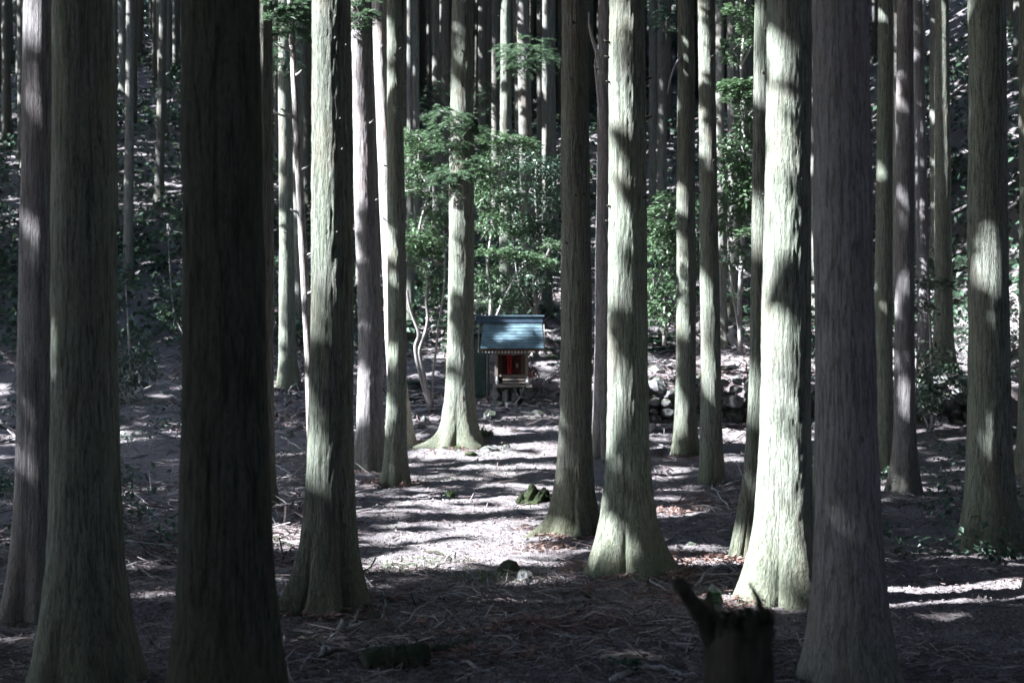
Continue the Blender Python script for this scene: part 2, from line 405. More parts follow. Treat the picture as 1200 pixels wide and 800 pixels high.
deftree('K', 'pale far trunk rising right behind the blue roofed shrine', 593, 593, 593, 36.5, 16, [(105, 155), (240, 260)], 'bark_pale', n=40)
deftree('Kb', 'leaning shaded trunk right of the pale one behind the shrine', 612, 621, 623, 37.5, 18, [(128, 150)], 'bark_far', n=40)
deftree('L', 'brown shaded cedar with thin bright left rim, right of the path', 673.5, 676, 672, 15.4, 37, [(470, 560)], 'bark_olive', flare=.95, n=150, dz=.028, roots=[(3.6, .52, .2, .2), (4.8, .16, .2, .2)], fiss=.045, dlit=1)
deftree('M', 'thin grey trunk hugging the left side of the big sunlit cedar', 710, 708, 707, 25, 23, [(45, 70), (200, 540)], 'bark_grey', flare=.4, n=72)
deftree('N', 'big sunlit cedar with wide spreading roots, right of the path', 735, 735, 737, 12.3, 49, [(6, 14), (80, 108), (136, 164), (190, 288), (350, 516), (612, 636)], 'bark_pale', flare=1.15, n=128, dz=.03, roots=[(3.9, .14, .22, .2), (5.9, .26, .22, .24), (4.9, .14, .16, .2)], fiss=.045)
deftree('O', 'blue grey shaded cedar, left one of the pair on the right', 804, 804, 803, 25, 24.5, [(222, 238)], 'bark_pale', flare=.45, n=90, dz=.045)
deftree('Pp', 'grey cedar with bright patches, right one of the pair on the right', 827, 833, 834, 22, 24, [(0, 52), (60, 82), (128, 166), (345, 425)], 'bark_pale', flare=.55, n=90, dz=.045)
deftree('Q', 'dark olive far trunk behind the leafy branch on the right', 843, 846, 847, 35, 12, [], 'bark_far', n=36)
deftree('Qb', 'dark slim far trunk beside the broadleaf tree on the right', 857, 860, 862, 37, 13, [], 'bark_far', n=36)
deftree('R', 'slim cedar leaning right with dark knots, left of the rightmost bright cedar', 894, 890, 868, 13.2, 22, [(0, 108), (228, 275), (440, 462)], 'bark_pale', flare=.5, n=110, dz=.035, bend=True)
deftree('Ss', 'glaring white sunlit cedar cut by the right edge', 925, 922, 918, 10.8, 58, [(88, 200), (255, 350), (455, 700)], 'bark_pale', flare=.9, n=150, dz=.025, roots=[(3.5, .06, .3, .3)])
for (key, px, w, d, lit, lab) in [
    ('b1', 486, 12, 40, [], 'bluish far trunk at the upper left, left of two behind the leafy layered tree'),
    ('b2', 511, 11, 42, [(70, 90)], 'far trunk left of the central sprouting cedar, above the layered tree'),
    ('b3', 502, 5, 60, [], 'very thin far trunk between two bluish far trunks'),
    ('b4', 564, 9, 52, [], 'thin dark far trunk close to the right of the central cedar'),
    ('b5', 580, 10, 45, [(60, 90)], 'slim olive far trunk left of the pale trunk behind the shrine'),
    ('b6', 632, 8, 50, [(85, 110)], 'thin far trunk left of the brown shaded cedar'),
    ('b7', 645, 14, 44, [], 'dark far trunk close beside the brown shaded cedar'),
    ('b8', 764, 9, 45, [(20, 62)], 'dark far trunk close right of the big sunlit cedar'),
    ('b9', 775, 12, 42, [], 'dark far trunk midway between big sunlit cedar and blue grey cedar'),
    ('b10', 316, 8, 45, [], 'thin dark far trunk right of the black nearest cedar'),
    ('b11', 324, 6, 52, [], 'very thin dark trunk left of the cedar with mossy foot'),
    ('b12', 480, 9, 36, [], 'shaded trunk behind the twisted stems left of the central cedar'),
    ('b13', 870, 7, 50, [], 'thin far trunk in the gap left of the leaning knotted cedar'),
    ('b14', 640, 12, 38, [], 'dark trunk on the slope above right of the shrine roof'),
]:
    deftree(key, lab, px, px + 1, px + 1, d, w, lit, 'bark_far', n=28)

for T in TREES:
    d = T['d']; T['r'] = T['w'] * d / F / 2
    bx = (T['xb'] - CX) / F * d; bz = float(ground(bx, d)); T['base'] = (bx, d, bz)
    z4 = CAMZ + (HY - 400) * d / F - bz; z0 = CAMZ + HY * d / F - bz
    xm = (T['xm'] - T['xb']) / F * d; xt = (T['xt'] - T['xb']) / F * d
    if T.get('bend'):
        T['path'] = [(-.5, -.03, 0), (0, 0, 0), (.9, .13, 0), (1.6, .17, 0), (z4, xm, 0), (z0, xt, 0)]
    else:
        T['path'] = [(-.5, 0, 0), (0, 0, 0), (max(z4, .5), xm, 0), (max(z0, 1.5), xt, 0)]
    H = T.get('H', 23); zl, xl = T['path'][-1][0], T['path'][-1][1]
    sl = (xl - T['path'][-2][1]) / max(zl - T['path'][-2][0], .5)
    T['path'].append((H, xl + sl * (H - zl), 0)); T['Ht'] = H; T['ztop'] = z0 + .3
    for (r0, r1) in T['lit']:
        for row in np.arange(min(r0, r1), max(r0, r1) + 1, max(4., .12 * F / d)):
            z = CAMZ + (HY - row) * d / F
            xx = bx + np.interp(z - bz, [p[0] for p in T['path']], [p[1] for p in T['path']])
            rr = T['r']
            open_gap((xx + SH[0] * rr, d + SH[1] * rr, z), rr * (.9 if not T.get('dlit') else .4), (.36 if T['key'] == 'E' and row < 215 else .22 if T['key'] == 'E' and row < 300 else .32 if T['key'] == 'Ss' and row > 450 else .13) if d < 16 else .12)

# sunlit strips and patches on the forest floor, right bank and shrubs: (column0, row0, column1, row1, radius)
for (a, b, c, d_, r) in [
    (428, 664, 560, 666, .17), (470, 654, 560, 657, .13), (555, 650, 655, 647, .16), (545, 640, 650, 634, .10), (480, 626, 540, 628, .06), (560, 628, 625, 622, .06),
    (432, 598, 620, 594, .13), (480, 588, 640, 584, .10), (600, 568, 650, 572, .08), (500, 546, 655, 548, .10), (488, 535, 655, 534, .14), (560, 524, 655, 522, .12),
    (575, 512, 655, 511, .10), (565, 503, 650, 501, .06), (600, 490, 650, 488, .07), (470, 495, 505, 490, .10),
    (765, 560, 790, 556, .10), (770, 600, 805, 604, .14), (800, 640, 852, 643, .06), (768, 668, 798, 676, .08), (800, 656, 850, 660, .06),
    (760, 425, 795, 425, .35), (760, 440, 795, 440, .35), (764, 410, 792, 412, .25), (845, 430, 880, 425, .15), (766, 470, 790, 475, .06), (848, 390, 884, 390, .3), (846, 462, 872, 466, .15), (850, 540, 880, 500, .1),
    (334, 620, 360, 640, .13), (320, 452, 348, 448, .15), (640, 335, 656, 350, .4), (625, 737, 665, 733, .05), (455, 747, 505, 746, .02), (560, 500, 575, 498, .1),
    (640, 425, 655, 430, .15), (640, 455, 655, 460, .12), (515, 350, 520, 420, .12)]:
    n = max(2, int(math.hypot(c - a, d_ - b) / 5))
    for k in range(n + 1):
        t = k / n; p = hit(a + (c - a) * t, b + (d_ - b) * t)
        open_gap(p, r * random.uniform(.75, 1.2), .20 if p.y > 12.8 else -.02)
for k in range(125):                     # finer flecks on the path
    p = hit(600 + random.uniform(-1, .35) * 165, random.uniform(506, 668)); open_gap(p, random.uniform(.06, .17), .11)
for k in range(30):
    p = hit(random.uniform(765, 880), random.uniform(470, 660)); open_gap(p, random.uniform(.04, .12), .08)
for (a, b, c, d_, e0, e1, n) in [(472, 655, 140, 345, 27, 34, 170), (560, 655, 180, 300, 32.5, 34, 60), (762, 815, 220, 380, 29.6, 30.6, 26), (845, 895, 0, 290, 27, 28, 30), (300, 360, 0, 90, 19, 33, 14)]:
    for k in range(n): open_gap(P(random.uniform(a, b), random.uniform(c, d_), random.uniform(e0, e1)), random.uniform(.06, .22), .10)
# patches of sun on leaves and on the shrine roof: (column, row, distance, radius)
for (a, b, d_, r) in [
    (605, 65, 36.5, .7), (624, 68, 36.4, .7), (490, 195, 27.5, .35), (515, 198, 27.5, .3), (480, 160, 27.5, .3), (520, 205, 25.6, .5), (518, 140, 25.6, .5), (530, 140, 25.4, .3), (520, 165, 25.5, .3), (532, 208, 25.4, .35),
    (575, 162, 32.5, .4), (590, 165, 32.3, .5), (610, 163, 32.3, .5), (575, 255, 32.6, .4), (600, 297, 32.2, .55), (625, 303, 32.2, .55), (640, 308, 32.3, .4), (575, 293, 32.2, .4),
    (775, 250, 30, .4), (780, 265, 30, .4), (770, 285, 30, .3), (785, 300, 30, .25), (872, 100, 27, .4), (858, 100, 27, .3), (875, 105, 27, .3), (866, 10, 27, .4), (880, 25, 27, .3),
    (872, 190, 27, .35), (862, 250, 27, .35), (878, 270, 27, .3), (855, 235, 27, .3), (335, 10, 19.2, .8), (320, 18, 19.2, .6), (350, 20, 19.2, .6), (345, 40, 19.2, .4), (422, 14, 23.2, .6),
    (498, 310, 27.5, .15), (488, 308, 27.5, .15), (480, 240, 27.5, .2),
    (571, 397, 31.0, .10), (579, 404, 31.0, .06), (603, 381, 31.3, .05), (615, 382, 31.3, .05), (601, 387, 31.2, .04), (568, 392, 31.1, .07), (620, 384, 31.2, .04),
    (582, 447, 30.7, .06), (618, 447, 30.7, .05), (560, 383, 31.3, .12), (566, 362, 37.5, .3)]:
    open_gap(P(a, b, d_), r, .15 if r > .16 else 0)
# streaks of sun down some far trunks
for k in range(120):
    y = random.uniform(38, 75); x = random.uniform(-.22, .22) * y; z = float(ground(x, y)) + random.uniform(0, 9)
    n0 = len(LIT)
    for j in range(random.randint(4, 16)): open_gap((x, y, z + j * .3), .14, .1)
    del LIT[n0:]
# loose gaps that dapple the hillside
for k in range(110):
    y = random.uniform(33, 62); x = random.uniform(-.42, .42) * y; z = float(ground(x, y)) + random.uniform(0, 9)
    p = np.array((x, y, z)); r = random.uniform(.08, .25)
    n0 = len(LIT); open_gap(p, r); del LIT[n0:]

CROWN_N, CROWN_R = 520, 2.7
def build_tree(T):
    o = thing('cedar_tree' if T['key'] != 'D' else 'leaning_tree', T['label'], 'tree', T['base'])
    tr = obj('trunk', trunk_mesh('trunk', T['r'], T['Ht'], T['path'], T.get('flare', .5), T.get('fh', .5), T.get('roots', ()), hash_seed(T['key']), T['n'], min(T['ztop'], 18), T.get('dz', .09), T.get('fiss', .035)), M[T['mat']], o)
    bx, by, bz = T['base']
    xl = T['path'][-1][1] * .75
    zb = max(12.0, T['ztop'] + 1.2 + (2 if T['d'] > 20 else 0)) if T['key'] != 'D' else 11.5
    Ht = T['Ht'] if T['key'] != 'D' else 15.5
    Ht = max(Ht, zb + 5)
    zb_abs = bz + zb
    c = obj('crown', crown_mesh('crown', bx + xl, by, zb_abs, bz + Ht, CROWN_R if T['r'] > .12 else 1.4, CROWN_N if T['r'] > .12 else 250, hash_seed(T['key']) + 50, True, T['base']), M['needles'], o)
    T['obj'] = o
    return o
def hash_seed(s): return sum(ord(ch) * (i + 3) for i, ch in enumerate(s)) % 997

for T in TREES: build_tree(T)
TK = {T['key']: T for T in TREES}

# stubs of broken branches on some trunks
def stubs(T, rows, ang0=3.4, ln=.12, r=.014, mat='wood_dead'):
    bx, by, bz = T['base']; d = T['d']
    for (row, a, L) in rows:
        z = CAMZ + (HY - row) * d / F - bz
        xx = np.interp(z, [p[0] for p in T['path']], [p[1] for p in T['path']])
        dirv = np.array([math.cos(a), math.sin(a), .25]); c = np.array([xx, 0, z]); mb = MB()
        mb.tube([c + dirv * T['r'] * .8, c + dirv * (T['r'] + L * .5), c + dirv * (T['r'] + L) + [0, 0, L * .15]], [r, r * .8, r * .5], 6)
        obj('branch_stub', mb.mesh('branch_stub', True), M[mat], T['obj'])
stubs(TK['D'], [(140, 3.3, .35), (138, 3.9, .2), (200, 5.8, .14), (250, 3.6, .1), (300, 5.9, .1), (90, 5.5, .12), (60, 3.5, .2), (345, 5.6, .1)], r=.022)
stubs(TK['E'], [(random.uniform(10, 390), 5.2 + random.uniform(-.3, .35), random.uniform(.003, .018)) for r_ in range(22)][::3], r=.006)
stubs(TK['R'], [(r_, random.uniform(4.4, 5.4), random.uniform(.005, .02)) for r_ in (38, 40, 78, 90, 113, 130, 190, 232)], r=.012)
stubs(TK['G'], [(r_, random.uniform(4.2, 5.6), .05) for r_ in (60, 120, 185, 260)], r=.015)
for key, c_ in (('H', 7), ('I', 6), ('L', 8), ('N', 9), ('O', 8), ('Pp', 7), ('M', 5), ('C', 6), ('K', 4), ('Kb', 5)):
    stubs(TK[key], [(random.uniform(5, 330), random.choice((random.uniform(5.3, 6.6), random.uniform(2.9, 3.6), random.uniform(4, 5.4))), random.uniform(.005, .05)) for _ in range(c_)], r=.008 + TK[key]['d'] * .0003, mat='wood_dark')
stubs(TK['F'], [(150, 5.4, .12), (55, 3.2, .1), (240, 5.6, .06)], r=.018)

# dead branches leaning out of two trunks
def dead_branch(T, pts, r):
    mb = MB(); b = Vector(T['base']); w = [P(*p) - b for p in pts]
    mb.tube(w, np.linspace(r, r * .4, len(w)), 6)
    return obj('dead_branch', mb.mesh('dead_branch', True), M['wood_dead'], T['obj'])
dead_branch(TK['M'], [(704, 82, 24.8), (699, 60, 24.4), (694, 45, 24.2), (690, 28, 24.1), (690, 15, 24)], .05)
dead_branch(TK['M'], [(704, 150, 24.8), (700, 100, 24.5), (697, 78, 24.4), (700, 52, 24.3)], .035)
dead_branch(TK['O'], [(797, 68, 24.9), (790, 80, 24.6), (786, 92, 24.5), (782, 110, 24.3)], .035)
dead_branch(TK['Q'], [(846, 300, 35), (862, 313, 33), (872, 318, 32), (885, 326, 31)], .07)

# ------------------------------------------------------------------ other trees: margins of the frame and the hillside
placed = [(T['base'][0], T['base'][1]) for T in TREES]
def free(x, y, s): return all((x - a) ** 2 + (y - b) ** 2 > s * s for a, b in placed)
# grove trees to the left and right of the photographed strip
k = 0
grove = []
tries = 0
while len(grove) < 34 and tries < 6000:
    tries += 1
    y = random.uniform(8, 33); x = random.choice((-1, 1, -1)) * random.uniform(.235, .44) * y
    if x > 0 and (x < .24 * y): continue
    r = random.uniform(.15, .23)
    if not free(x, y, 2.3): continue
    if x < 0 and shades(x, y, r, 22): continue
    placed.append((x, y)); grove.append((x, y, r))
trunk_protos = [trunk_mesh('trunk', 1 * .19, 23, [(-.5, 0, 0), (0, 0, 0), (8, .1 * (i - 1), .05), (23, .5 * (i - 1), .1)], .7, .5, (), 300 + i, 40, 12, .12, .04) for i in range(4)]
ORD = ['first', 'second', 'third', 'fourth', 'fifth', 'sixth', 'seventh', 'eighth', 'ninth', 'tenth', 'eleventh', 'twelfth', 'thirteenth', 'fourteenth', 'fifteenth',
       'sixteenth', 'seventeenth', 'eighteenth', 'nineteenth', 'twentieth', 'next but last', 'last']
grove.sort(key=lambda q: -abs(q[0] / q[1])); seen = {'left': 0, 'right': 0}
for i, (x, y, r) in enumerate(grove):
    side = 'left' if x < 0 else 'right'
    z = float(ground(x, y))
    o = thing('cedar_tree', '%s cedar of the outer grove on the %s, counted inward from the edge' % (ORD[min(seen[side], 21)], side), 'tree', (x, y, z), 0, 'cedars of the outer grove on the %s' % side)
    seen[side] += 1
    t_ = obj('trunk', trunk_protos[i % 4], M['bark_pale'] if i % 3 else M['bark_grey'], o, scale=(r / .19, r / .19, 1), rot=(0, 0, random.uniform(0, 6)))
    obj('crown', crown_mesh('crown', x, y, z + 12.5, z + 24, CROWN_R, CROWN_N, 900 + i, True, (x, y, z)), M['needles'], o)

# hillside stand behind the shrine
far_trunks = [trunk_mesh('trunk', .16, 22, [(-.5, 0, 0), (0, 0, 0), (9, .12 * (i - 1.5), 0), (22, .4 * (i - 1.5), 0)], .5, .45, (), 500 + i, 16, 16, .5, .03) for i in range(4)]
far_crowns = [crown_mesh('crown', 0, 0, 12.0, 23, 2.5, 800, 700 + i, False, (0, 0, 0), .7, .10) for i in range(4)]
for m in far_trunks: m.materials.append(M['bark_far'])
for m in far_crowns: m.materials.append(M['needles'])
cnt = 0; tries = 0
while cnt < 285 and tries < 20000:
    tries += 1
    y = 36 + 85 * random.random() ** 1.25; x = random.uniform(-.43, .43) * y
    if y < 44 and (-.025 < x / y < .04 or .09 < x / y < .2 or -.08 < x / y < -.02): continue
    if not free(x, y, 1.7 + (y - 36) * .008): continue
    placed.append((x, y)); z = float(ground(x, y)); s = random.uniform(.75, 1.35)
    if cnt == 0:
        src = None
    o = thing('cedar_tree', 'slim cedar trunk in the dark stand climbing the hillside behind the shrine', 'tree', (x, y, z), random.uniform(0, 6.28), 'cedars of the dark hillside stand')
    i = cnt % 4
    t_ = obj('trunk', far_trunks[i], None, o, scale=(s, s, 1))
    c_ = obj('crown', far_crowns[(i + cnt // 4) % 4], None, o) if y > 62 else obj('crown', crown_mesh('crown', x, y, z + 12, z + 23, 2.5, 300, 1200 + cnt, True, (x, y, z), .62, .2, 2), M['needles'], o)
    if y <= 62: o.rotation_euler = (0, 0, 0)
    cnt += 1

# unseen wood added outside the frame as shade, its foliage carved for the sun
wt, wc = MB(), []
pts = []
tries = 0
wood = []
for y in np.arange(-40, 96, 3.1):
    for x in np.arange(-84, 48, 3.1):
        xx, yy = x + random.uniform(-1, 1), y + random.uniform(-1, 1)
        if abs(xx) < .45 * yy + .6: continue
        if abs(xx) < 2.2 and yy > -3: continue
        if xx < -34 - max(0, yy - 25) * .75 or xx > .45 * yy + 30: continue
        if not free(xx, yy, 2): continue
        placed.append((xx, yy)); wood.append((xx, yy))
rsw = np.random.default_rng(77)
for (xx, yy) in wood:
    z = float(ground(xx, yy)); r = random.uniform(.15, .22)
    if not shades(xx, yy, r, 23):
        wt.tube([(xx, yy, z - .3), (xx, yy, z + .5), (xx + .05, yy, z + 10), (xx, yy, z + 22)], [r * 1.5, r * 1.1, r * .75, .03], 8)
    C, D = spray_points(xx, yy, z + 11, z + 23, 2.9, 430 if -7 < yy < 12 else 300 if -14 < yy < 40 else 200, rsw)
    kp = ~in_gap(C); wc.append(spray_tris(C[kp], D[kp], .62, .2, rsw, 2))
wo = obj('shade_wood', wt.mesh('shade_wood', True), M['bark_far']); tag(wo, 'unseen cedar wood added around the clearing for its shade', kind='stuff')
wl = obj('carved_shade_canopy', kites_mesh('carved_shade_canopy', np.concatenate(wc)), M['needles']); tag(wl, 'unseen cedar canopy carved to let sun onto chosen spots', kind='stuff')

# ------------------------------------------------------------------ leaves and shrubs
def leaf_kites(C, D, Nn, ln, wd, rs):
    """folded pointed leaves: centre C, pointing D, roughly facing Nn"""
    n = len(C)
    D = D / (np.linalg.norm(D, axis=1)[:, None] + 1e-9)
    side = np.cross(D, Nn); side /= np.linalg.norm(side, axis=1)[:, None] + 1e-9
    up = np.cross(side, D)
    L = (ln * rs.uniform(.65, 1.25, n))[:, None]; W = L * wd
    return np.stack([C, C + D * L * .45 + side * W + up * W * .35, C + D * L, C + D * L * .45 - side * W + up * W * .35], 1)
def plate(c, rx, ry, n, ln, rs, droop=.25, wd=.28, thick=.06):
    """one flat layer of leaves"""
    a = rs.uniform(0, 2 * np.pi, n); q = np.sqrt(rs.random(n)) * (.75 + .25 * np.cos(3 * a + rs.uniform(0, 6)))
    C = np.stack([rx * q * np.cos(a), ry * q * np.sin(a), -droop * rx * q * q + rs.normal(0, thick, n)], -1) + np.array(c)
    b = a + rs.normal(0, .8, n)
    D = np.stack([np.cos(b), np.sin(b), rs.uniform(-.6, .15, n)], -1)
    N = np.stack([rs.normal(0, .35, n), rs.normal(0, .35, n), np.ones(n)], -1)
    return leaf_kites(C, D, N, ln, wd, rs)
def clump(c, rad, n, ln, rs, wd=.25):
    q = rs.normal(0, 1, (n, 3)); q /= np.linalg.norm(q, axis=1)[:, None]; r = rs.uniform(.35, 1, n)[:, None] ** .6
    C = q * r * np.array(rad) + np.array(c)
    D = q * [1, 1, .5] + rs.normal(0, .5, (n, 3)) + [0, 0, -.35]
    N = rs.normal(0, .5, (n, 3)) + [0, 0, 1.] + q * .4
    return leaf_kites(C, D, N, ln, wd, rs)
def limb_tube(mb, pts, r0, r1, n=6):
    p = np.array([list(q) for q in pts], float)
    # smooth the polyline a little
    t = np.linspace(0, len(p) - 1, (len(p) - 1) * 4 + 1)
    q = np.stack([np.interp(t, np.arange(len(p)), p[:, k]) for k in range(3)], -1)
    for _ in range(2): q[1:-1] = (q[:-2] + 2 * q[1:-1] + q[2:]) / 4
    mb.tube(q, np.linspace(r0, r1, len(q)), n)

def shrub(name, label, cat, base, stems, layers, clumps, mat, ln, seed, stem_mat='wood_dead', group=None):
    """stems: list of (polyline of frame points (col,row,dist), r0, r1); layers / clumps in frame points too"""
    rs = np.random.default_rng(seed)
    o = thing(name, label, cat, base, 0, group); b = np.array(base)
    mb = MB()
    for pts, r0, r1 in stems: limb_tube(mb, [np.array(P(*p)) - b for p in pts], r0, r1)
    Ks = []
    for (px, py, d, rx, ry, n) in layers:
        c = np.array(P(px, py, d)) - b; Ks.append(plate(c, rx, ry, n, ln, rs))
        # a twig that carries the layer, from the nearest stem point
        near = min((np.array(P(*q)) - b for s in stems for q in s[0]), key=lambda q: np.linalg.norm(q - c) + 2 * max(0, q[2] - c[2]))
        limb_tube(mb, [near, (near + c) / 2 + [0, 0, .08], c, c + [rx * .7, 0, -.1 * rx]], .016, .005, 5)
        limb_tube(mb, [near, c, c + [-rx * .7, .1, -.1 * rx]], .012, .005, 5)
    for (px, py, d, rx, ry, rz, n) in clumps:
        c = np.array(P(px, py, d)) - b; Ks.append(clump(c, (rx, ry, rz), n, ln, rs))
        near = min((np.array(P(*q)) - b for s in stems for q in s[0]), key=lambda q: np.linalg.norm(q - c) + 2 * max(0, q[2] - c[2]))
        limb_tube(mb, [near, (near + c) / 2 + [0, 0, .1], c], .016, .006, 5)
        for k in range(3):
            q = rs.normal(0, .5, 3) * [rx, ry, rz]; limb_tube(mb, [c, c + q], .008, .004, 4)
    obj('stem', mb.mesh('stem', True), M[stem_mat], o)
    f = obj('foliage', kites_mesh('foliage', np.concatenate(Ks)), M[mat], o)
    return o

gp = hit(505, 480)
shrub('layered_tree', 'small tree with twisted twin stems and flat leaf layers left of the central cedar', 'small tree', gp,
      [([(506, 482, gp.y), (497, 455, 28), (489, 425, 28), (486, 405, 28), (492, 392, 28), (484, 372, 28), (479, 355, 27.9), (477, 340, 27.9)], .055, .03),
       ([(506, 482, gp.y), (501, 460, 28), (497, 440, 28), (490, 412, 28), (497, 395, 28), (502, 375, 28), (499, 355, 28), (502, 330, 28), (496, 300, 28), (490, 272, 27.8), (497, 245, 27.8), (503, 225, 27.6), (490, 190, 27.6), (492, 160, 27.6)], .055, .02),
       ([(507, 480, gp.y), (506, 450, 27.9), (511, 410, 27.8), (514, 380, 27.7), (520, 345, 27.7), (522, 310, 27.6), (520, 270, 27.4)], .032, .018)],
      [(490, 158, 27.6, .55, .6, 420), (505, 170, 27.3, .45, .5, 260), (484, 192, 27.4, .5, .5, 300), (512, 196, 27.5, .5, .5, 380), (488, 176, 27.8, .45, .6, 260),
       (482, 222, 27.6, .35, .4, 180), (488, 276, 27.6, .5, .6, 380), (508, 282, 27.6, .45, .6, 330), (482, 288, 27.6, .4, .5, 230), (500, 296, 27.8, .4, .5, 240), (490, 309, 27.4, .3, .3, 120)],
      [(508, 318, 28.2, .35, .4, .25, 260), (505, 345, 28.3, .3, .3, .25, 150), (492, 205, 28.2, .45, .5, .3, 300), (512, 240, 28.4, .35, .4, .3, 240), (500, 262, 28.3, .45, .5, .25, 320), (480, 165, 28.3, .4, .4, .25, 240), (496, 290, 28.5, .5, .5, .25, 320)], 'leaf', .105, 21)

b1 = hit(575, 372)
shrub('broadleaf_shrub', 'tall broadleaf shrub with sunlit top just right of the central cedar', 'shrub', (P(572, 0, 33).x, 33, float(ground(P(572, 0, 33).x, 33))),
      [([(572, 395, 33), (576, 350, 33), (570, 310, 33), (578, 260, 33), (585, 200, 33), (590, 165, 32.5)], .05, .02), ([(574, 390, 33), (590, 350, 32.8), (612, 310, 32.6), (640, 300, 32.4)], .035, .015)],
      [(575, 160, 32.6, .6, .6, 330), (600, 162, 32.3, .6, .6, 420), (618, 168, 32.3, .45, .5, 240), (570, 294, 32.3, .4, .5, 250), (592, 296, 32, .55, .6, 420), (616, 300, 32, .5, .6, 380), (636, 306, 32, .45, .5, 330), (648, 285, 32, .35, .4, 160)],
      [(565, 200, 32.8, .35, .5, .4, 330), (582, 186, 32.8, .6, .6, .28, 380), (574, 232, 32.8, .45, .5, .35, 330), (590, 222, 33, .6, .6, .4, 340), (575, 262, 32.6, .4, .5, .35, 330), (572, 325, 33, .45, .5, .4, 380), (588, 345, 33.2, .5, .5, .4, 380), (570, 350, 33.4, .4, .4, .3, 260), (600, 260, 33, .5, .5, .4, 400), (562, 215, 32.8, .3, .4, .5, 300)], 'leaf', .12, 22)
shrub('broadleaf_shrub', 'dark glossy evergreen shrub above the shrine roof, left of the brown cedar', 'shrub', (P(628, 0, 34.5).x, 34.5, float(ground(P(628, 0, 34.5).x, 34.5))),
      [([(628, 375, 34.5), (625, 330, 34.3), (632, 280, 34), (626, 220, 34), (630, 185, 34)], .06, .02), ([(627, 370, 34.5), (606, 330, 34), (600, 270, 34)], .03, .012), ([(629, 360, 34.5), (640, 320, 34), (648, 250, 34)], .03, .012)],
      [(640, 262, 33.4, .5, .5, 240)],
      [(612, 188, 33.8, .7, .6, .3, 380), (638, 195, 33.8, .6, .6, .3, 330), (620, 225, 33.8, .7, .6, .35, 400), (645, 232, 33.8, .5, .6, .4, 300), (606, 262, 33.6, .55, .6, .3, 300), (630, 265, 33.6, .6, .6, .3, 330), (612, 335, 34.3, .4, .4, .4, 260), (590, 335, 34.5, .5, .4, .4, 300), (648, 325, 34.5, .4, .4, .3, 160), (615, 290, 34, .6, .5, .4, 420), (640, 300, 34, .5, .5, .4, 380), (628, 325, 34.2, .6, .5, .4, 420), (608, 350, 34.6, .4, .4, .3, 260), (650, 200, 34, .4, .4, .4, 260), (650, 275, 34, .35, .4, .4, 220)], 'leaf_dark', .12, 23)
shrub('broadleaf_shrub', 'bushy pale leaved shrub between the big sunlit cedar and the pair', 'shrub', (P(778, 0, 30.5).x, 30.5, float(ground(P(778, 0, 30.5).x, 30.5))),
      [([(778, 405, 30.5), (780, 360, 30.5), (774, 310, 30.4), (780, 260, 30.2), (790, 220, 30)], .05, .02), ([(778, 400, 30.5), (792, 350, 30.4), (800, 300, 30.2)], .03, .015), ([(778, 395, 30.5), (768, 350, 30.2), (765, 320, 30)], .025, .012)],
      [(775, 245, 29.8, .45, .5, 260), (790, 228, 29.8, .5, .5, 280), (768, 262, 29.7, .4, .5, 260), (785, 272, 29.7, .5, .5, 300)],
      [(775, 290, 30, .45, .5, .4, 480), (795, 300, 30.2, .6, .5, .5, 480), (770, 330, 30, .4, .4, .35, 360), (788, 350, 30, .5, .5, .35, 380), (775, 370, 30, .4, .4, .3, 280), (815, 260, 30.3, .5, .5, .6, 360), (762, 352, 30, .3, .4, .3, 160)], 'leaf', .125, 24)
shrub('broadleaf_tree', 'slender broadleaf tree with lit leaf tiers beside the leaning knotted cedar', 'small tree', (P(866, 0, 28.8).x, 28.8, float(ground(P(866, 0, 28.8).x, 28.8))),
      [([(868, 412, 28.8), (866, 350, 28.6), (871, 290, 28.4), (867, 220, 28.2), (872, 150, 28), (868, 80, 28), (874, 20, 28), (872, -60, 28)], .06, .03), ([(868, 400, 28.8), (858, 340, 28.4), (853, 290, 28.2), (856, 250, 28)], .03, .015)],
      [(858, 100, 27.2, .5, .5, 330), (876, 98, 27.2, .5, .5, 360), (868, 112, 27, .45, .45, 280), (862, 12, 27.2, .4, .5, 220), (878, 30, 27.2, .4, .5, 260), (885, 48, 27.2, .3, .4, 160), (870, -10, 27.3, .6, .6, 300), (880, 270, 27, .35, .4, 200)],
      [(872, 180, 27.8, .5, .5, .35, 420), (855, 205, 28, .35, .4, .3, 260), (866, 235, 27.8, .5, .5, .35, 480), (880, 225, 27.8, .5, .5, .4, 380), (855, 262, 28, .35, .4, .25, 260), (878, 150, 28, .4, .4, .3, 220), (890, 200, 28, .5, .5, .8, 420), (862, 300, 28, .4, .4, .3, 240), (850, 180, 28.2, .3, .4, .4, 240), (882, 130, 28, .4, .4, .3, 260), (858, 60, 28, .3, .3, .3, 160)], 'leaf', .125, 25)
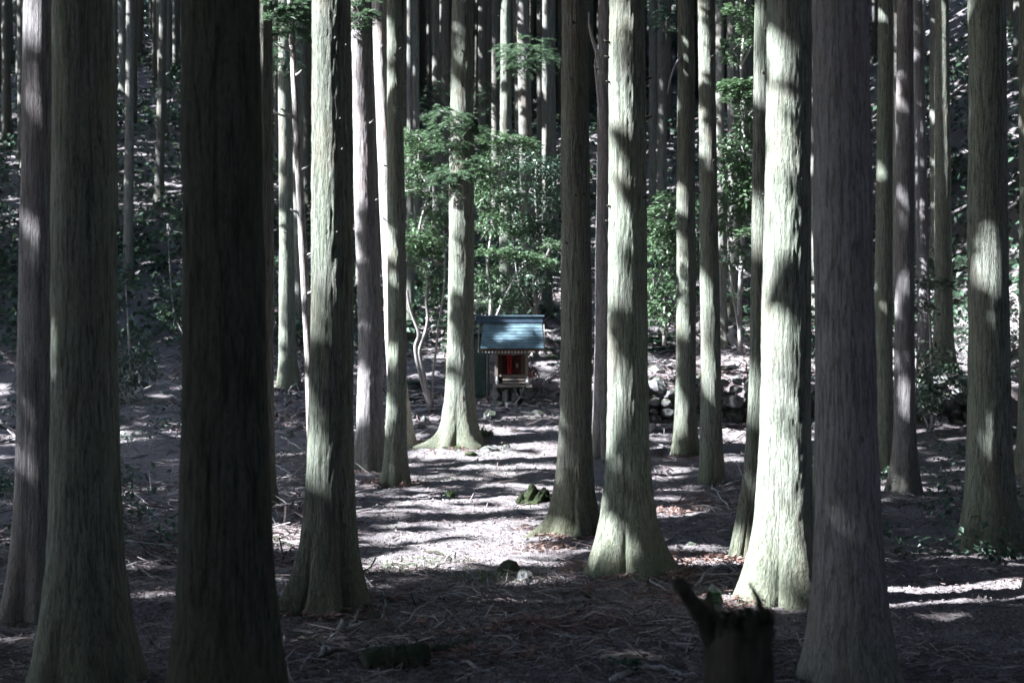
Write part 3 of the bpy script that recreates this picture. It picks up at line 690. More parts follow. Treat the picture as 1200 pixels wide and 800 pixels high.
# darker understory on both sides of the strip
for i, (px, py, d) in enumerate([(150, 330, 31), (60, 300, 34), (985, 300, 30), (1090, 330, 27), (1160, 280, 33), (220, 250, 36)]):
    xx = (px - CX) / F * d; zz = float(ground(xx, d)); zt = CAMZ + (HY - py) * d / F
    zt = max(zt, zz + 1.2)
    def Q(dx, z): return (px + dx, HY - (z - CAMZ) * F / d, d)
    shrub('broadleaf_shrub', 'bushy evergreen shrub in the understory of the outer grove', 'shrub', (xx, d, zz),
          [([Q(0, zz - .1), Q(4, zz + .6), Q(-3, zt)], .04, .015), ([Q(0, zz), Q(-18, zz + .8), Q(-24, zt - .3)], .025, .01)],
          [(*Q(0, zt), .7, .7, 350), (*Q(-20, zt - .5), .6, .6, 260)],
          [(*Q(12, zz + .9), .6, .6, .5, 420), (*Q(-15, zz + .7), .6, .6, .4, 420), (*Q(0, zz + 1.4), .7, .6, .5, 420)], 'leaf_dark', .12, 60 + i, group='shrubs in the understory of the outer grove')

# feathery cedar sprays in view
def feather(c, dirv, ln, rs, n=60, w=.0045, nl=.10):
    """one drooping cedar spray: needled twiglets along an axis"""
    dirv = np.array(dirv, float); dirv /= np.linalg.norm(dirv)
    t = rs.random(n); ax = np.array(c) + dirv * (t * ln)[:, None] + np.array([0, 0, -1.]) * (t ** 2 * ln * .35)[:, None]
    side = np.cross(dirv, [0, 0, 1.]); side /= np.linalg.norm(side) + 1e-9
    sg = np.where(rs.random(n) < .5, -1, 1)
    D = dirv * .8 + side * (sg * rs.uniform(.4, 1.1, n))[:, None] + rs.normal(0, .25, (n, 3))
    D /= np.linalg.norm(D, axis=1)[:, None]
    N = np.array([0, 0, 1.]) + rs.normal(0, .5, (n, 3))
    return leaf_kites(ax, D, N, nl * (1.3 - .6 * t.mean()), w / nl * 1.6, rs)
def sprays_on(T, spots, name, mat, seed, label=None):
    """spots: (col,row,dist, radius, count)"""
    rs = np.random.default_rng(seed); b = np.array(T['base']); Ks = []; mb = MB()
    for (px, py, d, rad, n, ln) in spots:
        c = np.array(P(px, py, d)) - b
        zz = c[2]; tx = np.interp(zz, [p[0] for p in T['path']], [p[1] for p in T['path']])
        root = np.array([tx, 0, zz - .15]); mb.tube([root, (root + c) / 2 + [0, 0, .06], c], [.02, .014, .008], 5)
        for k in range(n):
            a = rs.uniform(0, 2 * np.pi); q = rs.random() ** .5 * rad * .5
            s = c + np.array([math.cos(a) * q, math.sin(a) * q, rs.normal(0, rad * .25)])
            Ks.append(feather(s, (math.cos(a), math.sin(a), rs.uniform(-.5, .5)), rad * rs.uniform(.5, 1.0) * ln, rs, 80))
    o = obj(name, kites_mesh(name, np.concatenate(Ks)), M[mat], T['obj'])
    if label: o['label'] = label
    obj('twig', mb.mesh('twig', True), M['wood_dead'], o)
    return o
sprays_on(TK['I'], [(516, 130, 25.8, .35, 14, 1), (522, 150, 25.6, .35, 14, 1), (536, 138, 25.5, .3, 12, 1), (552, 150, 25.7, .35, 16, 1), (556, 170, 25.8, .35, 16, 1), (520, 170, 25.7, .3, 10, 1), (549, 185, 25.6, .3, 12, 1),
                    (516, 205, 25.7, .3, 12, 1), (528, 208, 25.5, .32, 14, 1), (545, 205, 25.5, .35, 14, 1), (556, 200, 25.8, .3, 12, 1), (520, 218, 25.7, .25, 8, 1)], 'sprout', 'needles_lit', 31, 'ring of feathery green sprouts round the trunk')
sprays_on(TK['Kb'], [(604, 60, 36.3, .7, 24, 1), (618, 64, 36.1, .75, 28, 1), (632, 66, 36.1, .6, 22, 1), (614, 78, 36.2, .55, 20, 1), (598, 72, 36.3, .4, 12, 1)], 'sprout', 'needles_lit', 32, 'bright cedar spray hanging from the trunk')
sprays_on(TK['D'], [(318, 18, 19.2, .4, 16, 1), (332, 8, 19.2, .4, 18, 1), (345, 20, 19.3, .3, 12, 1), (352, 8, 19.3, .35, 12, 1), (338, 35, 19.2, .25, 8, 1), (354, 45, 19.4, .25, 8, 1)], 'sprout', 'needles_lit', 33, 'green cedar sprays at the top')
sprays_on(TK['C'], [(330, 60, 32.6, .5, 14, 1), (338, 80, 32.6, .4, 10, 1), (322, 70, 32.8, .5, 10, 1)], 'sprout', 'needles', 34)
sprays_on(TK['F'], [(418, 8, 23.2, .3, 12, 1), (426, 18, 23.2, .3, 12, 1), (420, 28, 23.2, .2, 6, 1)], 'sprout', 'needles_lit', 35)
sprays_on(TK['b9'], [(772, 5, 41, .8, 16, 1), (784, 20, 41, .7, 16, 1), (778, 35, 41, .6, 10, 1)], 'sprout', 'needles', 36)
sprays_on(TK['b6'], [(636, 45, 49, .8, 14, 1), (645, 55, 49, .8, 12, 1), (634, 8, 49, .6, 10, 1)], 'sprout', 'needles', 37)
sprays_on(TK['b2'], [(500, 105, 41, .6, 14, 1), (490, 118, 41, .7, 16, 1), (480, 110, 41, .6, 12, 1)], 'sprout', 'needles', 38)
sprays_on(TK['b5'], [(568, 95, 44, .5, 10, 1), (572, 108, 44, .6, 12, 1), (566, 130, 44, .5, 10, 1)], 'sprout', 'needles_lit', 39)

# ferns, grass tufts, low plants
def fern_mesh(nf, L, rs):
    Ks = []
    for k in range(nf):
        a = 2 * math.pi * k / nf + rs.uniform(-.3, .3); t = np.linspace(.12, 1, 22); l = L * rs.uniform(.7, 1.1)
        d = np.array([math.cos(a), math.sin(a), 0]); s = np.array([-d[1], d[0], 0])
        ax = d * (t * l)[:, None] + np.array([0, 0, 1.]) * (l * (.75 * t - .85 * t * t))[:, None]
        for sg in (-1, 1):
            D = s * sg + d * .45 + rs.normal(0, .12, (22, 3))
            K = leaf_kites(ax, D, np.tile([0, 0, 1.], (22, 1)) + rs.normal(0, .2, (22, 3)), 1, .17, rs)
            sc = (.30 * l * (1.05 - t) + .02)[:, None, None]
            Ks.append((K - ax[:, None]) * sc + ax[:, None])
    return kites_mesh('fronds', np.concatenate(Ks))
rs = np.random.default_rng(41)
fm = [fern_mesh(9, .55, rs) for _ in range(3)]
for m in fm: m.materials.append(M['fern'])
def fern(p, s, label, i, grp=None):
    me = fm[i % 3]; o = obj('fern', me, None, loc=p, rot=(random.uniform(-.15, .15), random.uniform(-.15, .15), random.uniform(0, 6)), scale=s)
    return tag(o, label, 'fern', grp)
i = 0
for (a, b, s) in [(478, 470, 1), (486, 474, .9), (494, 462, 1), (484, 452, 1.1), (500, 470, .8), (515, 466, .8)]:
    fern(hit(a, b), s, 'teal fern in the patch at the foot of the twisted small tree', i, 'ferns below the twisted small tree'); i += 1
for (a, b, s) in [(768, 412, 1), (776, 405, 1.1), (786, 398, 1.1), (772, 396, 1), (784, 412, .9), (766, 402, 1)]:
    fern(hit(a, b), s, 'dark fern on the bank above the stone wall by the big sunlit cedar', i, 'ferns on the right bank'); i += 1
for (a, b, s) in [(642, 412, .8), (650, 402, .9), (646, 420, .7), (652, 428, .6)]:
    fern(hit(a, b), s, 'green fern on the slope just right of the shrine', i, 'ferns right of the shrine'); i += 1
p = hit(862, 378); pp = P(862, 338, p.y)
fern(Vector((pp.x, p.y, max(p.z, pp.z - .25))), 1.0, 'single drooping fern like plant under the broadleaf tree on the right', 1)

def tuft_mesh(n, h, sp, rs, w=.012):
    V = []
    for k in range(n):
        b = rs.normal(0, sp, 2); a = rs.uniform(0, 6.28); l = h * rs.uniform(.5, 1.1); d = np.array([math.cos(a), math.sin(a), 0]); s = np.array([-d[1], d[0], 0]) * w
        p0 = np.array([b[0], b[1], 0]); p1 = p0 + d * l * .25 + [0, 0, l * .65]; p2 = p0 + d * l * .7 + [0, 0, l * .8]
        V += [p0 - s, p0 + s, p1 + s * .8, p1 - s * .8, p1 - s * .8, p1 + s * .8, p2 + s * .1, p2 - s * .1]
    return kites_mesh('blades', np.array(V).reshape(-1, 4, 3))
def tuft(px, py, n, h, sp, label, seed, name='grass_tuft', cat='grass tuft', mat='grass', grp=None):
    p = hit(px, py); o = obj(name, tuft_mesh(n, h, sp, np.random.default_rng(seed)), M[mat], loc=p)
    return tag(o, label, cat, grp)
tuft(553, 514, 120, .34, .16, 'bright tuft of long grass against the foot of the central cedar', 1)
tuft(570, 512, 70, .22, .07, 'small tuft of grass at the right end of the central cedar roots', 2)
tuft(529, 582, 46, .16, .045, 'tiny lone green grass tuft in the middle of the path', 3)
tuft(470, 670, 90, .05, .22, 'low mossy green tuft at the shaded edge of the path', 4)
tuft(566, 678, 90, .05, .2, 'low green tuft by the pale rock on the path edge', 5)
# thin green cover on the path
rs = np.random.default_rng(55); cov = []
for (a, b, n, sp) in [(575, 530, 260, .5), (545, 545, 220, .6), (600, 552, 260, .7), (620, 490, 200, .35), (585, 515, 160, .4), (560, 562, 220, .8), (520, 560, 150, .6), (640, 480, 120, .3), (500, 660, 200, .3), (590, 676, 160, .3)]:
    c = hit(a, b)
    q = np.stack([c.x + rs.normal(0, sp, n), c.y + rs.normal(0, sp * .6, n)], -1); z = ground(q[:, 0], q[:, 1])
    C = np.stack([q[:, 0], q[:, 1], z + .01], -1); D = rs.normal(0, 1, (n, 3)) * [1, 1, .3] + [0, 0, .5]
    cov.append(leaf_kites(C, D, rs.normal(0, .5, (n, 3)) + [0, 0, 1], .045, .2, rs))
o = obj('ground_cover', kites_mesh('ground_cover', np.concatenate(cov)), M['grass']); tag(o, 'thin patches of small green plants on the path', kind='stuff')
# leafy plant low in the foreground
p = hit(733, 790)
o = thing('leafy_plant', 'small bluish green plant on the dark floor left of the broken stump', 'plant', p)
rs = np.random.default_rng(66); mb = MB(); Ks = []
for k in range(9):
    a = rs.uniform(0, 6.28); e = np.array([math.cos(a) * .09, math.sin(a) * .07, rs.uniform(.04, .09)])
    mb.tube([(0, 0, -.02), e * .5 + [0, 0, .02], e], [.003, .003, .002], 4)
    q = rs.normal(0, .012, (6, 3)) + e; D = rs.normal(0, 1, (6, 3)) * [1, 1, .3]
    Ks.append(leaf_kites(q, D, np.tile([0, 0, 1.], (6, 1)) + rs.normal(0, .3, (6, 3)), .055, .3, rs))
obj('stem', mb.mesh('stem'), M['fern'], o); obj('foliage', kites_mesh('foliage', np.concatenate(Ks)), M['fern'], o)

# ------------------------------------------------------------------ stones
def rock_mesh(seed, sub=3, rough=.35, flat=1.0):
    import bmesh
    bm = bmesh.new(); bmesh.ops.create_icosphere(bm, subdivisions=sub, radius=1)
    rs = np.random.default_rng(seed)
    V = np.array([v.co[:] for v in bm.verts])
    for _ in range(9):       # cut flats so that it looks broken
        nrm = rs.normal(0, 1, 3); nrm /= np.linalg.norm(nrm); h = rs.uniform(.55, .85)
        dd = V @ nrm - h; V = V - np.clip(dd, 0, None)[:, None] * nrm * .9
    o_ = rs.uniform(0, 50, 3)
    nn = vnoise(V[:, 0] * 2.2 + o_[0], V[:, 1] * 2.2 + V[:, 2] * 1.7 + o_[1]) - .5 + .5 * (vnoise(V[:, 0] * 6 + o_[2], V[:, 2] * 6 + V[:, 1] * 5) - .5)
    V = V * (1 + rough * nn)[:, None] * [1, 1, flat]
    for v, c in zip(bm.verts, V): v.co = c
    me = bpy.data.meshes.new('rock'); bm.to_mesh(me); bm.free()
    for p_ in me.polygons: p_.use_smooth = False
    return me
rocks = [rock_mesh(i, 2) for i in range(8)]
for k, m in enumerate(rocks): m.materials.append(M['stone'] if k % 2 else M['stone_moss'])
big = [rock_mesh(40 + i, 3) for i in range(6)]

wallbase = hit(778, 498)
wy = 28.0
wall = thing('dry_stone_wall', 'low dry stone retaining wall along the foot of the right bank', 'wall', (4.3, wy, float(ground(4.3, 27.8))))
kst = 0
for x in np.arange(2.5, 10.5, .30):
    z = float(ground(x, 27.7)) - .05; top = float(ground(x, 28.6)) + .05
    top += random.uniform(-.22, .12)
    while z < top:
        s = random.choice((random.uniform(.09, .14), random.uniform(.13, .24)))
        q = obj('stone', rocks[kst % 8], None, wall); kst += 1
        q.location = (x + random.uniform(-.07, .07) - 4.3, random.uniform(-.14, .10) + (z - top) * -.12, z + s * .7 - wall.location.z)
        q.scale = (s * random.uniform(1, 1.35), s * 1.2, s * random.uniform(.75, 1)); q.rotation_euler = (random.uniform(-.4, .4), random.uniform(-.5, .5), random.uniform(0, 6))
        z += s * 1.35
def rock(px, py, w, h, label, seed, mat='stone', grp=None, sink=.35, name='rock'):
    p = hit(px, py); d = p.y
    me = rock_mesh(seed, 3); s = w * d / F / 2; hh = h * d / F
    o = obj(name, me, M[mat], loc=(p.x, p.y + s * .3, p.z + hh * (.5 - sink)), scale=(s, s * .85, hh * .75), rot=(random.uniform(-.2, .2), random.uniform(-.2, .2), random.uniform(0, 6)))
    return tag(o, label, 'rock', grp)
rock(617, 680, 30, 16, 'pale bluish rock at the shaded near edge of the path', 101)
rock(598, 670, 36, 14, 'dark brown mossy rock just behind the pale bluish rock', 102, 'moss_wood')
rock(636, 688, 14, 5, 'small grey stone right of the pale bluish rock', 103)
rock(484, 490, 16, 9, 'pale stone leftmost of the cluster left of the central cedar roots', 104)
rock(499, 494, 12, 9, 'grey stone in the cluster closest to the central cedar root', 105)
rock(491, 502, 18, 7, 'flat sunlit stone in front of the cluster left of the central cedar', 106)
rock(478, 503, 10, 6, 'small stone nearest to the grey green cedar foot', 107, 'stone_moss')
rock(573, 529, 26, 8, 'flat grey rock in the path below the central cedar', 108)
rock(553, 534, 22, 5, 'mossy rock in the path left of the flat grey rock', 109, 'moss')
rock(540, 523, 40, 7, 'long mossy hump in front of the central cedar foot', 110, 'moss')
rock(594, 526, 14, 6, 'small grey rock in the path right of the flat grey rock', 111)
rock(575, 490, 18, 12, 'dark stone by the right foot of the central cedar', 112, 'stone_moss')
rock(866, 404, 42, 34, 'big pale sunlit boulder on the bank left of the leaning knotted cedar', 113)
rock(690, 702, 16, 8, 'mossy lump on the dark floor left of the roots of the big sunlit cedar', 114, 'moss')
rock(672, 708, 9, 6, 'tiny bluish stone on the dark floor', 115)
rock(810, 640, 14, 7, 'dark lump among the twigs right of the big sunlit cedar', 116, 'stone_moss')
rock(700, 480, 20, 10, 'grey stone behind the foot of the brown shaded cedar', 117, 'stone_moss')
for k in range(26):
    x, y = random.uniform(2.6, 8), random.uniform(28.5, 34) if k % 3 else random.uniform(26.8, 27.7); s_ = random.uniform(.08, .26)
    o = obj('rock', rocks[k % 8], None, loc=(x, y, float(ground(x, y)) + s_ * .25), scale=(s_ * 1.2, s_, s_ * .8), rot=(random.uniform(-.3, .3), random.uniform(-.3, .3), random.uniform(0, 6)))
    tag(o, 'loose rock scattered about the right bank and its stone wall', 'rock', 'rocks scattered over the right bank')
# flat stones below the shrine
for k, (a, b, w, h) in enumerate([(583, 476, 16, 6), (600, 477, 18, 7), (617, 475, 16, 6), (634, 477, 16, 7), (592, 483, 14, 6), (611, 484, 18, 6), (630, 486, 16, 6), (646, 480, 12, 6), (578, 484, 12, 5), (644, 470, 14, 8)]):
    rock(a, b, w, h, 'flat rough stone in the apron of stones before the shrine', 130 + k, 'stone' if k % 2 else 'stone_moss', 'stones laid in front of the shrine', .2)
# scattered stones on the left slope
for k, (a, b, w, h) in enumerate([(330, 640, 14, 7), (345, 470, 16, 9), (352, 488, 12, 8), (340, 512, 14, 8), (448, 480, 8, 6)]):
    rock(a, b, w, h, ['flat whitish stone between black cedar and big pale cedar', 'dark stone below the cedar with mossy foot', 'stone among twigs left of the big pale cedar, upper one', 'mossy stone among twigs left of the big pale cedar', 'stone in the narrow gap behind the purple grey cedar'][k], 150 + k, 'stone' if k == 0 else 'stone_moss')

def mossy_stump(px, py, w, h, label, seed):
    p = hit(px, py); d = p.y; r = w * d / F / 2; H = h * d / F
    o = thing('mossy_stump', label, 'stump', p)
    obj('stump_wood', rock_mesh(seed + 200, 3, .9), M['moss'], o, loc=(0, 0, H * .36), scale=(r * .95, r * .8, H * .72), rot=(.1, -.2, seed))
    obj('root', rock_mesh(seed + 210, 3, .9), M['moss'], o, loc=(-r * .95, -r * .1, H * .1), scale=(r * .7, r * .5, H * .4), rot=(0, .5, 0))
    obj('root', rock_mesh(seed + 220, 3, .9), M['moss'], o, loc=(r * .6, -r * .3, H * .2), scale=(r * .5, r * .4, H * .5), rot=(.3, 0, 1))
mossy_stump(625, 590, 26, 20, 'old moss covered stump on the path left of the brown cedar', 3)
mossy_stump(640, 588, 15, 14, 'smaller moss covered stump touching the brown cedar root', 8)

# ------------------------------------------------------------------ broken stump in the right foreground
d = 4.3; sx = (866 - CX) / F * d
gz = float(ground(sx, d))
st = thing('broken_stump', 'dark broken stump with jagged top in the right foreground, out of focus', 'stump', (sx, d, gz))
n = 72; zt = CAMZ - (722 - HY) * d / F - gz; rows = 40; r = .112
V = []
for i in range(rows):
    t = i / (rows - 1)
    for k in range(n):
        a = 2 * math.pi * k / n
        jag = .09 * (vnoise(k * 14 / n, 7.7, 14) - .5) + .06 * (vnoise(k * 5 / n, 2.2, 5) - .5) + (.09 * math.exp(-((a - 3.3) / .3) ** 2)) + .05 * math.exp(-((a - .2) / .25) ** 2)
        rr = r * (1.05 + .35 * math.exp(-t * 5)) * (1 + .20 * (np.abs(vnoise(k * 18 / n, t * 3.2, 18) - .5) * 2 - .4) + .12 * (vnoise(k * 36 / n, t * 9, 36) - .5) + .16 * (vnoise(k * 5 / n, t * 3, 5) - .5))
        V.append((rr * math.cos(a) + .01 * math.sin(t * 4), rr * math.sin(a), -.15 + t * (zt + .15 + jag)))
for i, (s, dz) in enumerate([(.75, -.05), (.4, -.12), (.1, -.15)]):
    for k in range(n):
        a = 2 * math.pi * k / n; V.append((r * s * math.cos(a), r * s * math.sin(a), zt + dz + .05 * (vnoise(k * 9 / n, i * 3.1, 9) - .5)))
rows += 3
I = np.arange(rows * n).reshape(rows, n); J = np.roll(I, -1, 1)
obj('stump_wood', mesh_np('stump_wood', V, np.stack([I[:-1], J[:-1], J[1:], I[1:]], -1).reshape(-1, 4), smooth=True), M['wood_dark'], st)
b = np.array(st.location)
def spike(pts, rad, label=None, mat='wood_dark'):
    mb = MB(); mb.tube([np.array(P(*p)) - b for p in pts], rad, 8, .12)
    o = obj('broken_branch', mb.mesh('broken_branch', True), M[mat], st)
    if label: o['label'] = label
spike([(842, 760, 4.3), (828, 728, 4.25), (812, 706, 4.2), (797, 684, 4.15), (793, 680, 4.14)], [.038, .035, .03, .024, .015], 'stout broken branch leaning to the left')
spike([(893, 750, 4.3), (893, 720, 4.28), (888, 700, 4.25), (880, 686, 4.22), (876, 681, 4.2)], [.022, .014, .009, .005, .002], 'thin pointed splinter on the right')
spike([(846, 750, 4.25), (842, 728, 4.22), (838, 715, 4.2)], [.025, .018, .004])
spike([(858, 748, 4.22), (857, 728, 4.2), (861, 714, 4.2)], [.022, .014, .003])
spike([(878, 745, 4.2), (880, 725, 4.2), (876, 712, 4.2)], [.03, .022, .012])
rs = np.random.default_rng(3); Kq = clump((.01, -.02, zt - .01), (.07, .06, .03), 160, .03, rs, .4)
obj('moss_tuft', kites_mesh('moss_tuft', Kq), M['moss'], st)
spike([(902, 745, 4.3), (903, 724, 4.28), (900, 712, 4.27)], [.02, .012, .003])

# short pale bamboo stub with green bands
p = hit(838, 728); p.z -= .01
bs = thing('bamboo_stub', 'short pale bamboo stub with green bands standing behind the broken stump', 'bamboo stub', p)
hgt = (728 - 684) * p.y / F; rr = 9.5 * p.y / F
mb = MB(); mb.tube([(0, 0, -.03), (0, 0, hgt * .55), (-.012, 0, hgt * .8), (-.02, 0, hgt * .9), (-.024, 0, hgt)], [rr * .8, rr, rr * .8, rr * .5, rr * .12], 12, .06)
obj('culm', mb.mesh('culm', True), M['bamboo'], bs)
for k, z in enumerate((.55, .66, .76)):
    mb = MB(); mb.tube([(-.004 * k, 0, hgt * z - .012), (-.004 * k, 0, hgt * z + .014)], [rr * (1.03 - .06 * k), rr * (1.0 - .07 * k)], 12, .03)
    obj('band', mb.mesh('band', True), M['bamboo_green'], bs)

# ------------------------------------------------------------------ fallen branches and logs
def on_ground(pts, lift=.0):
    out = []
    for q in pts:
        h = hit(q[0], q[1]); out.append((h.x, h.y, h.z + lift + (q[2] if len(q) > 2 else 0)))
    return out
def stick(pts, r, label, mat='wood_dead', name='fallen_branch', cat='fallen branch', twigs=0, grp=None):
    w = on_ground(pts, r * .6); c = Vector(w[0])
    q = [np.array(a) - np.array(c) for a in w]
    t = np.linspace(0, len(q) - 1, (len(q) - 1) * 5 + 1); q = np.array(q)
    qq = np.stack([np.interp(t, np.arange(len(q)), q[:, k]) for k in range(3)], -1)
    for _ in range(3): qq[1:-1] = (qq[:-2] + 2 * qq[1:-1] + qq[2:]) / 4
    r = r * 1.3; L = np.linalg.norm(q[-1] - q[0]); qq[1:-1] += rng.normal(0, L * .007, (len(qq) - 2, 3))
    mb = MB(); mb.tube(qq, np.linspace(r, r * .6, len(qq)), 7, .12)
    for k in range(twigs):
        s = qq[rng.integers(2, len(qq) - 2)]; e = s + np.array([rng.uniform(-.2, .2), rng.uniform(-.15, .15), rng.uniform(.0, .08)]) * min(1, L)
        mb.tube([s, (s + e) / 2 + rng.normal(0, .01, 3), e], [r * .5, r * .4, r * .2], 5)
    o = obj(name, mb.mesh(name, True), M[mat], loc=c); return tag(o, label, cat, grp)
def at(px, py, z): return (px, py, z)
stick([(375, 770), (388, 752), (401, 735, .05)], .013, 'thick pale short branch pointing up in front of the big pale cedar', twigs=1)
stick([(398, 718, .02), (412, 706, .03), (422, 700, .02)], .006, 'thin branch at the foot of the big pale cedar, right side')
stick([(408, 742), (418, 726, .03), (428, 712, .05), (432, 700, .05)], .008, 'curved branch rising right of the thick pale short branch', twigs=1)
stick([(440, 734), (450, 722, .02), (452, 706, .03), (446, 697, .02), (440, 693)], .008, 'hooked grey branch curling near the big pale cedar')
stick([(408, 740, .02), (420, 735, .03), (434, 728)], .010, 'short grey branch lying under the hooked branch')
stick([(412, 703, .06), (436, 727, .04), (460, 742, .05), (488, 760, .04), (503, 776)], .010, 'long dark branch slanting down over the mossy log', 'wood_dark', twigs=2)
stick([(470, 718), (490, 724, .01), (508, 726, .02), (516, 732)], .009, 'bluish white bare branch on the dark floor right of the hooked branch')
stick([(464, 741, .02), (488, 725, .05), (512, 705, .03)], .007, 'thin grey twig crossing the bluish white branch', twigs=1)
stick([(490, 748), (504, 742, .02), (520, 733, .03)], .008, 'grey stick slanting right beside the bluish white branch')
stick([(345, 742), (362, 750, .01), (378, 757)], .010, 'dark grey stick beside the black nearest cedar', 'wood_dark')
stick([(352, 786), (362, 774, .02), (368, 766)], .009, 'short stick at the lower left beside the black cedar')
stick([(366, 778), (400, 765, .03), (430, 780, .02)], .010, 'dark branch arching below the thick pale branch', 'wood_dark')
stick([(514, 708), (528, 720, .01), (540, 730)], .006, 'pale thin stick near the middle of the dark floor')
stick([(528, 770), (548, 780, .01), (572, 791), (588, 795)], .011, 'pale stick at the bottom centre of the dark floor', twigs=1)
stick([(522, 776), (536, 782, .01)], .008, 'short stub of pale wood left of the pale bottom stick')
stick([(600, 757), (616, 764, .01), (628, 768)], .006, 'thin twig lying in the lower middle')
stick([(744, 674, .02), (762, 684, .02), (784, 694)], .013, 'bare stick propped against the right root of the big sunlit cedar')
stick([(775, 754), (798, 758, .01), (821, 765)], .016, 'pale straight stick left of the broken stump', twigs=1)
stick([(812, 784), (806, 790, .01), (800, 797)], .010, 'short pale piece of stick left of the stump foot')
stick([(716, 800), (745, 790, .03), (775, 789, .03), (800, 796, .02), (818, 798)], .016, 'bluish arching branch along the bottom left of the broken stump', twigs=2)
stick([(690, 770), (720, 774, .02), (760, 768, .02), (790, 768)], .009, 'thin grey branch behind the small bluish plant')
stick([(815, 688), (830, 672, .03), (850, 668, .05), (866, 674)], .012, 'arched dead branch between the bamboo stub and the leaning cedar', twigs=3)
stick([(800, 676), (830, 676, .02), (868, 676, .02)], .014, 'straight grey branch lying behind the bamboo stub', twigs=2)
stick([(795, 612), (820, 606, .04), (858, 604)], .016, 'sunlit bare branch lying right of the big sunlit cedar', twigs=2)
stick([(835, 572, .05), (845, 588, .05), (858, 600, .02)], .010, 'pale twig slanting down at the foot of the pair of cedars', twigs=1)
stick([(862, 540), (870, 560, .1), (873, 575, .05)], .010, 'upright twig in the litter left of the leaning cedar')
stick([(850, 520), (862, 516, .03), (876, 508, .05)], .016, 'sunlit branch below the right end of the stone wall', twigs=1)
stick([(770, 520), (780, 526, .03), (793, 540)], .013, 'twig lying at the left foot of the pair of cedars', twigs=1)
stick([(782, 635), (800, 622, .03), (840, 617)], .012, 'dry branch across the litter right of the big sunlit cedar roots', twigs=2)
stick([(328, 482), (340, 462, .12), (356, 445, .15)], .018, 'thin branch leaning up the left slope', twigs=2)
stick([(330, 508), (342, 506, .05), (352, 502, .05)], .02, 'pale broken stick low on the left slope', twigs=1)
stick([(330, 512), (342, 522, .04), (356, 528)], .02, 'grey stick sloping down on the left slope', twigs=1)
stick([(322, 545), (335, 555, .05), (350, 562)], .012, 'pale thin stick in front of the olive cedar', twigs=1)
stick([(326, 575), (345, 560, .05), (364, 540, .05)], .014, 'sunlit dry branch between olive cedar and big pale cedar', twigs=3)
stick([(330, 604), (350, 598, .03), (364, 590)], .012, 'pale branch lying left of the big pale cedar at mid height', twigs=2)
stick([(316, 628), (330, 636, .02), (345, 648, .04)], .014, 'dark twig at the left foot of the big pale cedar', 'wood_dark', twigs=2)
stick([(348, 672), (338, 690, .02), (330, 712)], .010, 'grey root like branch between black cedar and big pale cedar')
stick([(480, 640), (500, 646, .01), (522, 652), (535, 660)], .012, 'thin dark branch along the sunlit strip of path', 'wood_dark')
stick([(505, 668), (520, 662, .02), (530, 648, .03)], .008, 'thin curved twig at the edge of shade on the path', twigs=2)
stick([(640, 446), (656, 440, .1), (672, 432)], .03, 'branch on the slope right of the shrine, upper one', twigs=2)
stick([(636, 470), (652, 462, .05), (668, 456)], .03, 'reddish branch on the slope right of the shrine, lower one', twigs=2)
stick([(636, 392, .1), (648, 396, .15), (662, 388, .1)], .03, 'bare branch right of the shrine roof', twigs=2)
stick([(644, 350, .05), (652, 362, .1), (668, 372)], .05, 'pale fallen branch on the slope above the shrine', twigs=2)
stick([(470, 420), (490, 416, .1), (520, 410)], .04, 'fallen branch on the slope behind the twisted tree, lower one', twigs=2)
stick([(500, 388), (515, 384, .1), (530, 382)], .04, 'fallen branch on the slope behind the twisted tree, upper one', twigs=1)
stick([(556, 364, .05), (570, 363, .05), (580, 362)], .11, 'thick pale fallen log on the slope behind the shrine', name='fallen_log', cat='log')
stick([(762, 505), (790, 503, .03), (800, 500)], .03, 'branch lying along the foot of the stone wall', twigs=2)
# mossy log in front of the big cedar
w = on_ground([(428, 784), (450, 782), (470, 781), (485, 779), (500, 776)], .045); c = Vector(w[0])
w = [np.array(a) - np.array(c) for a in w]; tt = np.linspace(0, 4, 33)
w = np.stack([np.interp(tt, range(5), [a[k] for a in w]) for k in range(3)], -1) + rng.normal(0, .004, (33, 3))
mb = MB(); mb.tube(w, .085 + .016 * (vnoise(tt * 3, tt * 2 + 5) - .5) - .03 * np.clip(tt - 3.6, 0, 1) - .03 * np.clip(.3 - tt, 0, 1), 20, .09)
o = obj('mossy_log', mb.mesh('mossy_log', True), M['moss_wood'], loc=c); tag(o, 'thick dark green mossy log lying at the bottom left', 'log')
w = on_ground([(505, 768), (530, 764), (552, 758)], .03); c = Vector(w[0])
mb = MB(); mb.tube([np.array(a) - np.array(c) for a in w], [.035, .04, .03], 10, .1)
o = obj('mossy_log', mb.mesh('mossy_log', True), M['moss_wood'], loc=c); tag(o, 'thinner mossy log end right of the thick mossy log', 'log')

